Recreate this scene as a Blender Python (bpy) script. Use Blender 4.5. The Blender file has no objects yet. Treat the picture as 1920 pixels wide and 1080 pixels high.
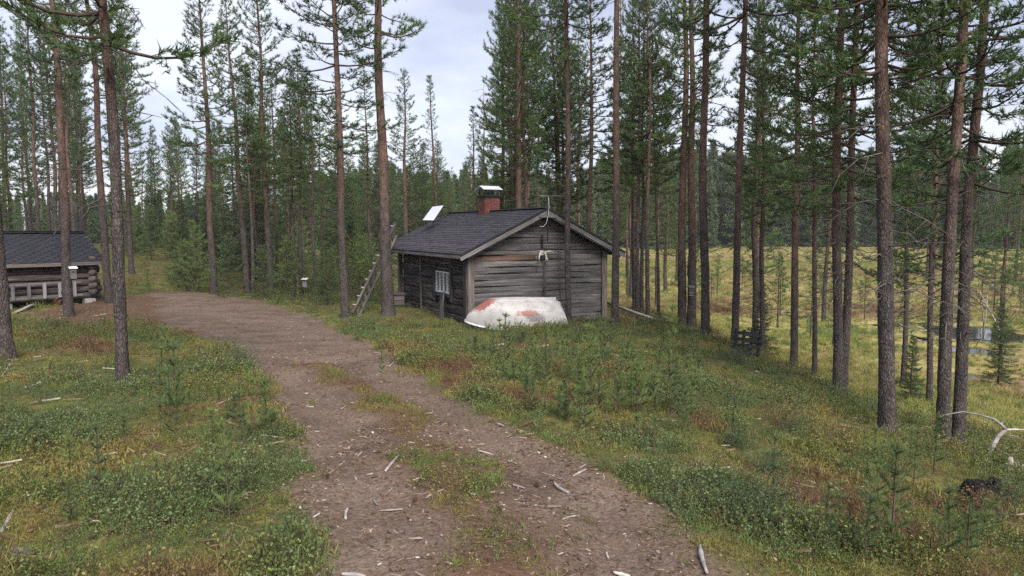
import bpy, math, random
import numpy as np
from mathutils import Vector, Matrix, noise as mnoise

# ------------------------------------------------------------------ camera, sky, sun, exposure
F, HORIZON = 1340.0, 428.0                       # focal length in photo pixels, horizon row
PITCH = math.atan((540 - HORIZON) / F)
CAM = Vector((0, 0, 1.6))
scene = bpy.context.scene
col = scene.collection
cam_data = bpy.data.cameras.new("camera")
cam_data.sensor_width = 36
cam_data.lens = 36 * F / 1920
cam_data.clip_start = 0.05
cam_data.clip_end = 3000
cam = bpy.data.objects.new("camera", cam_data)
cam.location = CAM
cam.rotation_euler = (math.pi / 2 - PITCH, 0, 0)
col.objects.link(cam)
scene.camera = cam

SUN_EL, SUN_AZ = math.radians(42), math.radians(160)     # azimuth clockwise from +Y
world = bpy.data.worlds.new("World")
scene.world = world
world.use_nodes = True
wn, wl = world.node_tree.nodes, world.node_tree.links
wn.clear()
w_out = wn.new("ShaderNodeOutputWorld")
w_bg = wn.new("ShaderNodeBackground")
w_bg.inputs[1].default_value = 0.085
w_sky = wn.new("ShaderNodeTexSky")
w_sky.sky_type = 'NISHITA'
w_sky.sun_disc = False
w_sky.sun_elevation = SUN_EL
w_sky.sun_rotation = SUN_AZ
w_tc = wn.new("ShaderNodeTexCoord")
w_map = wn.new("ShaderNodeMapping")
w_map.inputs['Scale'].default_value = (1.6, 1.6, 4.5)
w_map.inputs['Location'].default_value = (0.35, 0.2, 0.1)
w_noise = wn.new("ShaderNodeTexNoise")
w_noise.inputs['Scale'].default_value = 2.0
w_noise.inputs['Detail'].default_value = 5
w_noise.inputs['Roughness'].default_value = 0.5
w_ramp = wn.new("ShaderNodeValToRGB")
w_ramp.color_ramp.elements[0].position = 0.38
w_ramp.color_ramp.elements[0].color = (1.55, 1.63, 2.10, 1)
w_ramp.color_ramp.elements[1].position = 0.62
w_ramp.color_ramp.elements[1].color = (2.55, 2.60, 2.80, 1)
w_mix = wn.new("ShaderNodeMixRGB")
w_mix.inputs[0].default_value = 0.9
wl.new(w_tc.outputs['Generated'], w_map.inputs[0])
wl.new(w_map.outputs[0], w_noise.inputs['Vector'])
wl.new(w_noise.outputs['Fac'], w_ramp.inputs[0])
wl.new(w_sky.outputs[0], w_mix.inputs[1])
wl.new(w_ramp.outputs[0], w_mix.inputs[2])
wl.new(w_mix.outputs[0], w_bg.inputs[0])
wl.new(w_bg.outputs[0], w_out.inputs[0])

sun_data = bpy.data.lights.new("sun", 'SUN')
sun_data.energy = 1.5
sun_data.angle = math.radians(32)
sun_data.color = (1.0, 0.95, 0.87)
sun = bpy.data.objects.new("sun", sun_data)
sd = Vector((math.sin(SUN_AZ) * math.cos(SUN_EL), math.cos(SUN_AZ) * math.cos(SUN_EL), math.sin(SUN_EL)))
sun.rotation_euler = sd.to_track_quat('Z', 'Y').to_euler()
sun.location = (0, 0, 30)
col.objects.link(sun)

vs = scene.view_settings
vs.view_transform = 'Standard'
vs.look = 'None'
vs.exposure = 2.15
vs.gamma = 1.0
vs.use_curve_mapping = False
scene.cycles.use_denoising = False
scene.cycles.max_bounces = 6
scene.cycles.diffuse_bounces = 2
scene.cycles.glossy_bounces = 2
scene.cycles.transmission_bounces = 3

R = random.Random(7)
NR = np.random.default_rng(7)

# ------------------------------------------------------------------ pixel helpers
cpi, spi = math.cos(PITCH), math.sin(PITCH)


def ray(px, py):
    """direction through a photo pixel, scaled so that its forward (Y) part is 1"""
    x, up = (px - 960) / F, (540 - py) / F
    d = Vector((x, cpi + up * spi, -spi + up * cpi))
    return d / d.y


def at_depth(px, py, y):
    return CAM + ray(px, py) * y


# ------------------------------------------------------------------ terrain
BOG = -2.9
_ctl = []
for (px, py, d) in [
    (960, 1080, 3.3), (300, 1080, 3.3), (1800, 1080, 3.75), (960, 900, 4.75), (700, 720, 9.0), (230, 722, 9.0), (8, 672, 10.5),
    (130, 593, 21), (205, 570, 24), (60, 575, 24), (330, 548, 30), (247, 512, 36), (275, 490, 42), (402, 550, 31), (470, 556, 30),
    (507, 557, 30), (648, 595, 22), (728, 590, 22), (882, 612, 20.5), (960, 622, 19.3), (1065, 606, 20.6), (1132, 603, 22.7), (1152, 616, 20),
    (1214, 609, 20.5), (1278, 618, 19.5), (1297, 624, 19.5), (1321, 636, 19), (1376, 656, 18), (1429, 677, 17), (1488, 700, 15.5),
    (1575, 742, 13), (1663, 815, 9.0), (1768, 840, 9.5), (1742, 760, 16), (1693, 725, 18.7), (1527, 705, 20), (1189, 582, 31),
    (1235, 597, 28), (1800, 800, 12.6), (1900, 740, 19.3), (1480, 640, 28.4), (1200, 760, 8.3), (1400, 850, 6.9)]:
    p = at_depth(px, py, d)
    _ctl.append(tuple(p))
_ctl += [(0, 0, 0), (-5, 0, 0.05), (5, 0, -0.25), (0, -8, 0.3), (-12, -8, 0.5), (12, -8, -1.4), (10, 4, -1.2), (-14, 5, 0.1), (-25, 12, 0.0),
         (14, 12, -2.9), (18, 20, -2.95), (25, 35, -2.95), (10, 40, -2.95), (12, 28, -2.95), (-2, 38, -2.4), (-10, 45, -1.7), (-22, 40, -0.35),
         (-35, 35, -0.2), (-35, 60, 0.1), (-15, 70, -1.6), (0, 70, -2.8), (30, 70, -2.95), (-60, 80, 0.3), (60, 60, -2.95), (50, 20, -2.95),
         (30, -5, -2.95), (-45, 0, 0.4), (0, 110, -2.6), (-60, 120, 0.0), (70, 120, -2.95)]
for (px, d, z) in [(1376, 21, -2.45), (1429, 20, -2.55), (1488, 18.4, -2.6), (1575, 16, -2.5), (1321, 22.3, -2.35), (1278, 23.5, -2.2), (1663, 12.2, -1.75), (1420, 24, -2.95), (1560, 20, -2.95), (1640, 18.5, -2.9)]:
    _ctl.append((ray(px, HORIZON).x * d, d, z))
_ctl = np.array(_ctl)


def _phi(r2):
    return np.where(r2 > 1e-9, 0.5 * r2 * np.log(np.maximum(r2, 1e-9)), 0.0)


_n = len(_ctl)
_K = _phi(((_ctl[:, None, :2] - _ctl[None, :, :2]) ** 2).sum(-1)) + np.eye(_n) * .8
_P = np.c_[np.ones(_n), _ctl[:, :2]]
_A = np.zeros((_n + 3, _n + 3))
_A[:_n, :_n], _A[:_n, _n:], _A[_n:, :_n] = _K, _P, _P.T
_sol = np.linalg.solve(_A, np.r_[_ctl[:, 2], 0, 0, 0])

POOLS = []          # filled below: (cx, cy, rx, ry, rot)


def h_smooth(x, y):
    x, y = np.atleast_1d(np.asarray(x, float)), np.atleast_1d(np.asarray(y, float))
    out = np.empty(len(x))
    cx, cy = np.clip(x, -65, 75), np.clip(y, -10, 125)
    for i in range(0, len(x), 20000):
        xx, yy = cx[i:i + 20000], cy[i:i + 20000]
        r2 = (xx[:, None] - _ctl[None, :, 0]) ** 2 + (yy[:, None] - _ctl[None, :, 1]) ** 2
        out[i:i + 20000] = _phi(r2) @ _sol[:_n] + _sol[_n] + _sol[_n + 1] * xx + _sol[_n + 2] * yy
    far = np.clip((np.hypot(x, y - 20) - 75) / 60, 0, 1)
    far_h = BOG + 0.3 + 1.6 * np.clip((-x - 20) / 80, 0, 1.5)
    out = out * (1 - far) + far_h * far
    k = 0.35                                     # smooth maximum with the bog level
    d = out - BOG
    return BOG + 0.5 * (d + np.sqrt(d * d + k * k)) - 0.04


def _vn(x, y, s, seed):
    """cheap smooth value noise, -1..1"""
    x, y = x / s + seed * 17.3, y / s - seed * 9.1
    xi, yi = np.floor(x).astype(np.int64), np.floor(y).astype(np.int64)
    fx, fy = x - xi, y - yi
    fx, fy = fx * fx * (3 - 2 * fx), fy * fy * (3 - 2 * fy)

    def hsh(a, b):
        n = (a * 374761393 + b * 668265263 + seed * 1442695041) & 0x7fffffff
        n = ((n ^ (n >> 13)) * 1274126177) & 0x7fffffff
        return ((n ^ (n >> 16)) & 0xffff) / 32767.5 - 1
    return ((hsh(xi, yi) * (1 - fx) + hsh(xi + 1, yi) * fx) * (1 - fy) + (hsh(xi, yi + 1) * (1 - fx) + hsh(xi + 1, yi + 1) * fx) * fy)


def ground_hit(px, py, lo=1.5, hi=400.0):
    """the first point of the ground on the ray through a photo pixel"""
    r = ray(px, py)
    ys = np.geomspace(lo, hi, 1500)
    g = 1.6 + r.z * ys - h_smooth(r.x * ys, ys)
    i = int(np.argmax(g < 0))
    if g[i] >= 0:
        i = len(ys) - 1
    y = ys[i]
    return Vector((r.x * y, y, float(h_smooth(r.x * y, y)[0])))


def seg_dist(x, y, poly, closed=True):
    d = np.full(len(x), 1e9)
    inside = np.zeros(len(x), bool)
    n = len(poly)
    for i in range(n if closed else n - 1):
        ax, ay = poly[i]
        bx, by = poly[(i + 1) % n]
        ex, ey = bx - ax, by - ay
        t = np.clip(((x - ax) * ex + (y - ay) * ey) / (ex * ex + ey * ey + 1e-12), 0, 1)
        d = np.minimum(d, np.hypot(x - ax - t * ex, y - ay - t * ey))
        if closed:
            c = (ay > y) != (by > y)
            inside ^= c & (x < (bx - ax) * (y - ay) / (by - ay + 1e-12) + ax)
    return np.where(inside, -d, d) if closed else d


_L = [(545, 1078), (560, 960), (540, 900), (530, 800), (505, 735), (445, 672), (370, 632), (295, 610), (255, 585), (262, 562), (290, 548)]
_Rr = [(345, 546), (420, 553), (520, 575), (610, 600), (690, 640), (770, 690), (850, 745), (960, 800), (1080, 850), (1195, 910), (1275, 980), (1395, 1078)]
PATH = [tuple(ground_hit(*p)[:2]) for p in _L] + [tuple(ground_hit(*p)[:2]) for p in _Rr] + [(1.3, -8), (-1.2, -8)]
STRIP = [tuple(ground_hit(*p)[:2]) for p in [(590, 682), (660, 715), (740, 775), (800, 845), (870, 930), (920, 1075)]]
SHED_YARD = [tuple(ground_hit(*p)[:2]) for p in [(40, 590), (130, 572), (215, 556), (300, 556), (300, 600), (215, 600), (110, 612)]]


def path_sd(x, y):
    s = seg_dist(x, y, PATH)
    return s + 0.16 * _vn(x, y, 0.7, 3) + 0.07 * _vn(x, y, 0.22, 4)


def strip_d(x, y):
    return seg_dist(x, y, STRIP, closed=False) + 0.22 * _vn(x, y, 0.6, 5) + 0.1 * _vn(x, y, 0.2, 6)


for (px, py, rx, ry) in [(1842, 628, 1.9, 2.8), (1812, 658, 0.8, 1.3), (1442, 583, .9, .9), (1484, 596, .5, .8), (1655, 612, .8, .8), (1815, 708, 0.4, 0.6), (1560, 604, .5, .7), (1420, 614, .4, .8), (1740, 640, .5, .8)]:
    r = ray(px, py)
    y = (BOG - 1.6) / r.z
    POOLS.append((r.x * y, y, rx, ry, R.uniform(-.3, .3)))


def pool_f(x, y):
    """1 well inside a pool, 0 outside"""
    f = np.zeros(len(x))
    for (cx, cy, rx, ry, a) in POOLS:
        dx, dy = x - cx, y - cy
        u, v = (dx * math.cos(a) + dy * math.sin(a)) / rx, (-dx * math.sin(a) + dy * math.cos(a)) / ry
        q = np.sqrt(u * u + v * v) + 0.45 * _vn(x, y, 0.8, 8)
        f = np.maximum(f, np.clip((1.15 - q) / 0.3, 0, 1))
    return f


def pool_near(x, y):
    f = np.zeros(len(x))
    for (cx, cy, rx, ry, a) in POOLS:
        f = np.maximum(f, np.clip(1.8 - np.hypot((x - cx) / (rx + .8), (y - cy) / (ry + 1.5)), 0, 1))
    return f


def height(x, y):
    x, y = np.atleast_1d(np.asarray(x, float)), np.atleast_1d(np.asarray(y, float))
    h = h_smooth(x, y)
    sdp = path_sd(x, y)
    on = np.clip(-sdp / 0.35, 0, 1)
    bog = np.clip((BOG + 0.35 - h) / 0.3, 0, 1)
    near = np.clip(1.4 - np.hypot(x, y) / 60, 0.15, 1)
    rough = 0.045 * _vn(x, y, 0.9, 11) + 0.03 * _vn(x, y, 0.37, 12) + 0.05 * _vn(x, y, 2.3, 13)
    h = h + rough * (1 - on * 0.75) * near * (1 - bog * 0.4) - 0.05 * on + 0.02 * on * np.clip(1 - strip_d(x, y) / .6, 0, 1)
    sdd = strip_d(x, y)
    h = h - 0.05 * on * np.exp(-((sdd - .72) / .24) ** 2) + 0.03 * on * np.exp(-(sdd / .3) ** 2)
    h = h + bog * 0.07 * np.clip(_vn(x, y, 1.7, 14) + 0.2, 0, 1)
    return h - 0.3 * pool_f(x, y) * bog


def gz(x, y):
    return float(height(x, y)[0])


# ------------------------------------------------------------------ mesh helpers
class MB:
    """collects shapes; build() links them as ONE mesh object"""

    def __init__(self):
        self.v, self.f, self.m = [], [], []

    def add(self, verts, faces, mi=0):
        o = len(self.v)
        self.v.extend([tuple(p) for p in verts])
        self.f.extend([tuple(i + o for i in q) for q in faces])
        self.m.extend([mi] * len(faces))
        return self

    def box(self, lo, hi, mi=0, M=None):
        x0, y0, z0 = lo
        x1, y1, z1 = hi
        v = [Vector(p) for p in [(x0, y0, z0), (x1, y0, z0), (x1, y1, z0), (x0, y1, z0), (x0, y0, z1), (x1, y0, z1), (x1, y1, z1), (x0, y1, z1)]]
        if M is not None:
            v = [M @ p for p in v]
        return self.add(v, [(3, 2, 1, 0), (4, 5, 6, 7), (0, 1, 5, 4), (1, 2, 6, 5), (2, 3, 7, 6), (3, 0, 4, 7)], mi)

    def tube(self, pts, radii, sides=6, mi=0, cap=True):
        v, f = tube(pts, radii, sides, cap)
        return self.add(v, f, mi)

    def mesh(self, name):
        me = bpy.data.meshes.new(name)
        me.from_pydata(self.v, [], self.f)
        return me

    def build(self, name, mats, parent=None, smooth=False):
        me = self.mesh(name)
        for m in (mats if isinstance(mats, (list, tuple)) else [mats]):
            me.materials.append(m)
        if any(self.m):
            me.polygons.foreach_set("material_index", self.m)
        if smooth:
            me.polygons.foreach_set("use_smooth", [True] * len(me.polygons))
        me.update()
        return link(name, me, parent)


def link(name, me, parent=None):
    o = bpy.data.objects.new(name, me)
    col.objects.link(o)
    o.parent = parent
    return o


def tube(pts, radii, sides=6, cap=True):
    pts = [Vector(p) for p in pts]
    v, f = [], []
    up = Vector((0, 0, 1))
    t0 = (pts[1] - pts[0]).normalized()
    a = t0.cross(up if abs(t0.z) < 0.9 else Vector((1, 0, 0))).normalized()
    for i, p in enumerate(pts):
        t = (pts[min(i + 1, len(pts) - 1)] - pts[max(i - 1, 0)]).normalized()
        a = (a - t * a.dot(t)).normalized()
        b = t.cross(a)
        for k in range(sides):
            an = 2 * math.pi * k / sides
            v.append(p + (a * math.cos(an) + b * math.sin(an)) * radii[i])
    for i in range(len(pts) - 1):
        for k in range(sides):
            k2 = (k + 1) % sides
            f.append((i * sides + k, i * sides + k2, (i + 1) * sides + k2, (i + 1) * sides + k))
    if cap:
        f.append(tuple(range(sides - 1, -1, -1)))
        f.append(tuple((len(pts) - 1) * sides + k for k in range(sides)))
    return v, f


def np_mesh(name, verts, faces, mats=(), smooth=False, mat_idx=None):
    """verts (N,3), faces (M,3) or (M,4) arrays"""
    verts, faces = np.asarray(verts, np.float32), np.asarray(faces, np.int32)
    me = bpy.data.meshes.new(name)
    k = faces.shape[1]
    me.vertices.add(len(verts))
    me.vertices.foreach_set("co", verts.ravel())
    me.loops.add(faces.size)
    me.loops.foreach_set("vertex_index", faces.ravel())
    me.polygons.add(len(faces))
    me.polygons.foreach_set("loop_start", np.arange(0, faces.size, k, dtype=np.int32))
    me.polygons.foreach_set("loop_total", np.full(len(faces), k, np.int32))
    for m in mats:
        me.materials.append(m)
    if mat_idx is not None:
        me.polygons.foreach_set("material_index", np.asarray(mat_idx, np.int32))
    if smooth:
        me.polygons.foreach_set("use_smooth", np.ones(len(faces), bool))
    me.update(calc_edges=True)
    return me


def empty(name, loc=(0, 0, 0), rot=(0, 0, 0)):
    o = bpy.data.objects.new(name, None)
    o.empty_display_size = 0.2
    col.objects.link(o)
    o.location = loc
    o.rotation_euler = rot
    return o


def tag(o, label=None, cat=None, group=None, kind=None):
    if label:
        o["label"] = label
    if cat:
        o["category"] = cat
    if group:
        o["group"] = group
    if kind:
        o["kind"] = kind
    return o


def put(me, name, parent, loc=(0, 0, 0), rot=(0, 0, 0), scale=(1, 1, 1)):
    o = link(name, me, parent)
    if name == "branches":
        o["kind"] = "stuff"
    o.location, o.rotation_euler, o.scale = loc, rot, scale
    return o


# ------------------------------------------------------------------ materials
def ramp(nt, fac, stops):
    n = nt.nodes.new("ShaderNodeValToRGB")
    e = n.color_ramp.elements
    e[0].position, e[0].color = stops[0][0], (*stops[0][1], 1)
    e[1].position, e[1].color = stops[-1][0], (*stops[-1][1], 1)
    for p, c in stops[1:-1]:
        x = e.new(p)
        x.color = (*c, 1)
    nt.links.new(fac, n.inputs[0])
    return n.outputs[0]


def nz(nt, vec, scale, detail=3, rough=0.55, stretch=None):
    if stretch:
        m = nt.nodes.new("ShaderNodeMapping")
        m.inputs['Scale'].default_value = stretch
        nt.links.new(vec, m.inputs[0])
        vec = m.outputs[0]
    n = nt.nodes.new("ShaderNodeTexNoise")
    n.inputs['Scale'].default_value = scale
    n.inputs['Detail'].default_value = detail
    n.inputs['Roughness'].default_value = rough
    nt.links.new(vec, n.inputs['Vector'])
    return n.outputs['Fac']


def mixc(nt, fac, a, b, mode='MIX'):
    n = nt.nodes.new("ShaderNodeMixRGB")
    n.blend_type = mode
    for s, v in ((0, fac), (1, a), (2, b)):
        if hasattr(v, 'is_linked') or hasattr(v, 'links'):
            nt.links.new(v, n.inputs[s])
        elif s == 0:
            n.inputs[0].default_value = v
        else:
            n.inputs[s].default_value = (*v, 1)
    return n.outputs[0]


def mth(nt, op, a, b=None, c=None):
    n = nt.nodes.new("ShaderNodeMath")
    n.operation = op
    for i, v in enumerate((a, b, c)):
        if v is None:
            continue
        if isinstance(v, (int, float)):
            n.inputs[i].default_value = v
        else:
            nt.links.new(v, n.inputs[i])
    return n.outputs[0]


def bump(nt, bsdf, h, strength=0.5, dist=0.02):
    n = nt.nodes.new("ShaderNodeBump")
    n.inputs['Strength'].default_value = strength
    n.inputs['Distance'].default_value = dist
    nt.links.new(h, n.inputs['Height'])
    nt.links.new(n.outputs[0], bsdf.inputs['Normal'])


def new_mat(name, rough=0.8, spec=0.3):
    m = bpy.data.materials.new(name)
    m.use_nodes = True
    nt = m.node_tree
    b = nt.nodes["Principled BSDF"]
    b.inputs['Roughness'].default_value = rough
    b.inputs['Specular IOR Level'].default_value = spec
    return m, nt, b


def coords(nt, which='Object'):
    return nt.nodes.new("ShaderNodeTexCoord").outputs[which]


def rnd(nt):
    return nt.nodes.new("ShaderNodeObjectInfo").outputs['Random']


def simple(name, c1, c2, scale=8, rough=0.8, spec=0.3, bstr=0.3, bd=0.01, stretch=None, metallic=0.0, vary=0.25):
    """two-tone noise material with a little per-object variation"""
    m, nt, b = new_mat(name, rough, spec)
    b.inputs['Metallic'].default_value = metallic
    v = coords(nt)
    n = nz(nt, v, scale, 4, 0.6, stretch)
    c = ramp(nt, n, [(0.3, c1), (0.7, c2)])
    dark = mth(nt, 'MULTIPLY_ADD', rnd(nt), 2 * vary, 1 - vary)
    mul = nt.nodes.new("ShaderNodeMixRGB")
    mul.blend_type = 'MULTIPLY'
    mul.inputs[0].default_value = 1
    comb = nt.nodes.new("ShaderNodeCombineColor")
    for i in range(3):
        nt.links.new(dark, comb.inputs[i])
    nt.links.new(c, mul.inputs[1])
    nt.links.new(comb.outputs[0], mul.inputs[2])
    nt.links.new(mul.outputs[0], b.inputs['Base Color'])
    if bstr:
        bump(nt, b, n, bstr, bd)
    return m


def wood(name, dark, mid, light, crack=0.5, rough=0.85):
    """weathered timber, grain along the object's X axis"""
    m, nt, b = new_mat(name, rough, 0.2)
    v = coords(nt)
    off = nt.nodes.new("ShaderNodeVectorMath")
    off.operation = 'ADD'
    sc = nt.nodes.new("ShaderNodeVectorMath")
    sc.operation = 'SCALE'
    sc.inputs[0].default_value = (37, 11, 23)
    nt.links.new(rnd(nt), sc.inputs['Scale'])
    nt.links.new(v, off.inputs[0])
    nt.links.new(sc.outputs[0], off.inputs[1])
    v = off.outputs[0]
    g1 = nz(nt, v, 1.0, 5, 0.65, (0.9, 28, 28))
    g2 = nz(nt, v, 1.0, 4, 0.6, (1.2, 5, 5))
    g3 = nz(nt, v, 1.0, 2, 0.5, (0.5, 70, 70))
    c = ramp(nt, g1, [(0.3, dark), (0.5, mid), (0.72, light)])
    c = mixc(nt, ramp(nt, g2, [(0.42, (0, 0, 0)), (0.68, (0.75, 0.75, 0.75))]), c, dark)
    c = mixc(nt, ramp(nt, g3, [(0.28, (crack,) * 3), (0.36, (0, 0, 0))]), c, (0.012, 0.011, 0.011))
    tone = ramp(nt, rnd(nt), [(0, (0.68, 0.68, 0.7)), (1, (1.18, 1.15, 1.12))])
    c = mixc(nt, 1.0, c, tone, 'MULTIPLY')
    nt.links.new(c, b.inputs['Base Color'])
    bump(nt, b, g1, 0.55, 0.012)
    return m


def foliage(name, dark, light, scale=1.2, trans=0.25, tint=None, vary=0.3):
    m, nt, b = new_mat(name, 0.55, 0.3)
    if tint:
        a = nt.nodes.new("ShaderNodeAttribute")
        a.attribute_type = 'INSTANCER'
        a.attribute_name = "tint"
        base = ramp(nt, a.outputs['Fac'], tint)
        n = nz(nt, coords(nt), 14, 2)
        c = mixc(nt, 1.0, base, ramp(nt, n, [(0.3, (0.5, 0.5, 0.5)), (0.7, (1.5, 1.5, 1.4))]), 'MULTIPLY')
    else:
        n = nz(nt, coords(nt), scale, 3)
        c = ramp(nt, n, [(0.32, dark), (0.68, light)])
        c = mixc(nt, 1.0, c, ramp(nt, rnd(nt), [(0, (1 - vary, 1 - vary, 1 - vary * .6)), (1, (1 + vary, 1 + vary * .6, 1 - vary * .2))]), 'MULTIPLY')
    nt.links.new(c, b.inputs['Base Color'])
    tr = nt.nodes.new("ShaderNodeBsdfTranslucent")
    nt.links.new(c, tr.inputs['Color'])
    mx = nt.nodes.new("ShaderNodeMixShader")
    mx.inputs[0].default_value = trans
    nt.links.new(b.outputs[0], mx.inputs[1])
    nt.links.new(tr.outputs[0], mx.inputs[2])
    nt.links.new(mx.outputs[0], nt.nodes["Material Output"].inputs[0])
    return m


def bark_material():
    """pine bark: dark scaly plates with pale lichen low down, orange-brown higher up (height in the object's own Z)"""
    m, nt, b = new_mat("pine_bark", 0.9, 0.15)
    v = coords(nt)
    vor = nt.nodes.new("ShaderNodeTexVoronoi")
    vor.feature = 'DISTANCE_TO_EDGE'
    mp = nt.nodes.new("ShaderNodeMapping")
    mp.inputs['Scale'].default_value = (30, 30, 11)
    nt.links.new(v, mp.inputs[0])
    nt.links.new(mp.outputs[0], vor.inputs['Vector'])
    vor.inputs['Scale'].default_value = 1.0
    n1 = nz(nt, v, 9, 5, 0.65, (1, 1, 0.45))
    n2 = nz(nt, v, 55, 3, 0.75, (1, 1, 0.5))
    n3 = nz(nt, v, 0.9, 2)
    low = ramp(nt, n1, [(0.3, (0.030, 0.025, 0.025)), (0.55, (0.075, 0.062, 0.058)), (0.75, (0.13, 0.105, 0.095))])
    high = ramp(nt, n1, [(0.3, (0.058, 0.037, 0.031)), (0.5, (0.138, 0.086, 0.068)), (0.75, (0.225, 0.158, 0.127))])
    sep = nt.nodes.new("ShaderNodeSeparateXYZ")
    nt.links.new(v, sep.inputs[0])
    hz = mth(nt, 'ADD', mth(nt, 'MULTIPLY_ADD', rnd(nt), -1.6, sep.outputs[2]), mth(nt, 'MULTIPLY_ADD', n3, 3.0, -1.5))
    up = ramp(nt, mth(nt, 'MULTIPLY', hz, 0.2), [(0.30, (0, 0, 0)), (0.85, (1, 1, 1))])
    c = mixc(nt, up, low, high)
    crack = ramp(nt, vor.outputs['Distance'], [(0.0, (1, 1, 1)), (0.13, (0, 0, 0))])
    c = mixc(nt, mixc(nt, 0.55, (0, 0, 0), crack), c, (0.016, 0.012, 0.012))
    lich = ramp(nt, n2, [(0.58, (0, 0, 0)), (0.68, (0.7, 0.7, 0.7))])
    lich = mixc(nt, up, lich, (0.0, 0.0, 0.0))
    c = mixc(nt, lich, c, (0.30, 0.29, 0.28))
    nt.links.new(c, b.inputs['Base Color'])
    hgt = mth(nt, 'ADD', mth(nt, 'MULTIPLY', mth(nt, 'MINIMUM', vor.outputs['Distance'], 0.2), 3.0), n2)
    bump(nt, b, hgt, 0.8, 0.02)
    return m


def ground_material():
    m, nt, b = new_mat("ground_cover_soil", 0.95, 0.1)
    v = coords(nt)

    def at(nm):
        a = nt.nodes.new("ShaderNodeAttribute")
        a.attribute_name = nm
        return a.outputs['Fac']
    path, bog, strip = at("path"), at("bog"), at("strip")
    n_big = nz(nt, v, 0.55, 4, 0.6)
    n_mid = nz(nt, v, 2.6, 4, 0.65)
    n_fine = nz(nt, v, 30, 4, 0.75)
    n_chip = nz(nt, v, 75, 2, 0.6)
    moss = ramp(nt, n_mid, [(0.28, (0.06, 0.042, 0.028)), (0.42, (0.08, 0.085, 0.03)), (0.55, (0.125, 0.12, 0.04)), (0.66, (0.19, 0.155, 0.055)), (0.8, (0.16, 0.10, 0.06))])
    brown = ramp(nt, n_fine, [(0.3, (0.045, 0.03, 0.022)), (0.7, (0.12, 0.075, 0.05))])
    soil = mixc(nt, ramp(nt, n_big, [(0.5, (0, 0, 0)), (0.66, (0.8, 0.8, 0.8))]), moss, brown)
    soil = mixc(nt, 1.0, soil, ramp(nt, n_fine, [(0.3, (0.55, 0.55, 0.55)), (0.7, (1.35, 1.35, 1.35))]), 'MULTIPLY')
    dirt = ramp(nt, n_fine, [(0.27, (0.052, 0.037, 0.030)), (0.45, (0.124, 0.090, 0.072)), (0.6, (0.185, 0.140, 0.115)), (0.78, (0.29, 0.235, 0.20))])
    dirt = mixc(nt, ramp(nt, n_mid, [(0.45, (0, 0, 0)), (0.7, (0.6, 0.6, 0.6))]), dirt, mixc(nt, 0.5, dirt, (0.085, 0.05, 0.035)))
    dirt = mixc(nt, ramp(nt, n_chip, [(0.70, (0, 0, 0)), (0.76, (0.7, 0.7, 0.7))]), dirt, (0.38, 0.33, 0.30))
    n_pat = nz(nt, v, 1.1, 4, 0.6)
    dirt = mixc(nt, 1.0, dirt, ramp(nt, n_pat, [(0.32, (0.72, 0.70, 0.69)), (0.5, (1.0, 0.98, 0.97)), (0.68, (1.22, 1.2, 1.18))]), 'MULTIPLY')
    dirt = mixc(nt, strip, dirt, mixc(nt, n_fine, (0.05, 0.03, 0.02), (0.16, 0.085, 0.05)))
    bogc = ramp(nt, n_big, [(0.3, (0.23, 0.17, 0.10)), (0.45, (0.31, 0.25, 0.11)), (0.58, (0.25, 0.25, 0.08)), (0.72, (0.33, 0.25, 0.16))])
    n_band = nz(nt, v, 1.0, 3, 0.6, (0.035, 0.16, 1))
    bogc = mixc(nt, ramp(nt, n_band, [(0.5, (0, 0, 0)), (0.6, (0.75, 0.75, 0.75))]), bogc, (0.20, 0.135, 0.09))
    bogc = mixc(nt, 1.0, bogc, ramp(nt, n_mid, [(0.3, (0.6, 0.62, 0.6)), (0.7, (1.25, 1.2, 1.2))]), 'MULTIPLY')
    c = mixc(nt, bog, soil, bogc)
    c = mixc(nt, path, c, dirt)
    nt.links.new(c, b.inputs['Base Color'])
    bump(nt, b, mth(nt, 'ADD', n_fine, mth(nt, 'MULTIPLY', n_chip, 0.5)), 0.7, 0.03)
    return m


M = {}
M['ground'] = ground_material()
M['bark'] = bark_material()
M['twig'] = simple("dead_twig", (0.045, 0.038, 0.035), (0.13, 0.115, 0.105), 12, 0.9, 0.1)
M['limb'] = simple("pine_limb", (0.05, 0.037, 0.032), (0.105, 0.073, 0.058), 6, 0.9, 0.1)
M['needle'] = foliage("pine_needles", (0.046, 0.092, 0.034), (0.108, 0.178, 0.064), 0.9)
M['spruce'] = foliage("spruce_needles", (0.035, 0.066, 0.032), (0.082, 0.130, 0.058), 1.2)
M['young'] = foliage("young_pine_needles", (0.115, 0.175, 0.065), (0.190, 0.270, 0.115), 2.5, 0.45)
M['far'] = foliage("far_needles", (0.055, 0.090, 0.048), (0.110, 0.155, 0.082), 0.35)
M['birch'] = foliage("birch_leaves", (0.07, 0.12, 0.03), (0.16, 0.21, 0.06), 2.0, 0.35)
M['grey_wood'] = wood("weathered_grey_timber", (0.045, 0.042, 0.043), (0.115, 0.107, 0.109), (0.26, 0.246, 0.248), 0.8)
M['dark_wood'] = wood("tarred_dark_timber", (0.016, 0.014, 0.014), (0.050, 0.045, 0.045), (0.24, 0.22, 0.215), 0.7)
M['brown_wood'] = wood("brown_timber", (0.045, 0.031, 0.026), (0.105, 0.068, 0.052), (0.21, 0.145, 0.115), .8)
M['post_wood'] = wood("grey_brown_post", (0.06, 0.050, 0.048), (0.14, 0.118, 0.112), (0.25, 0.22, 0.21))
M['log_wood'] = wood("old_log", (0.030, 0.025, 0.023), (0.085, 0.072, 0.068), (0.21, 0.185, 0.175))
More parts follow.
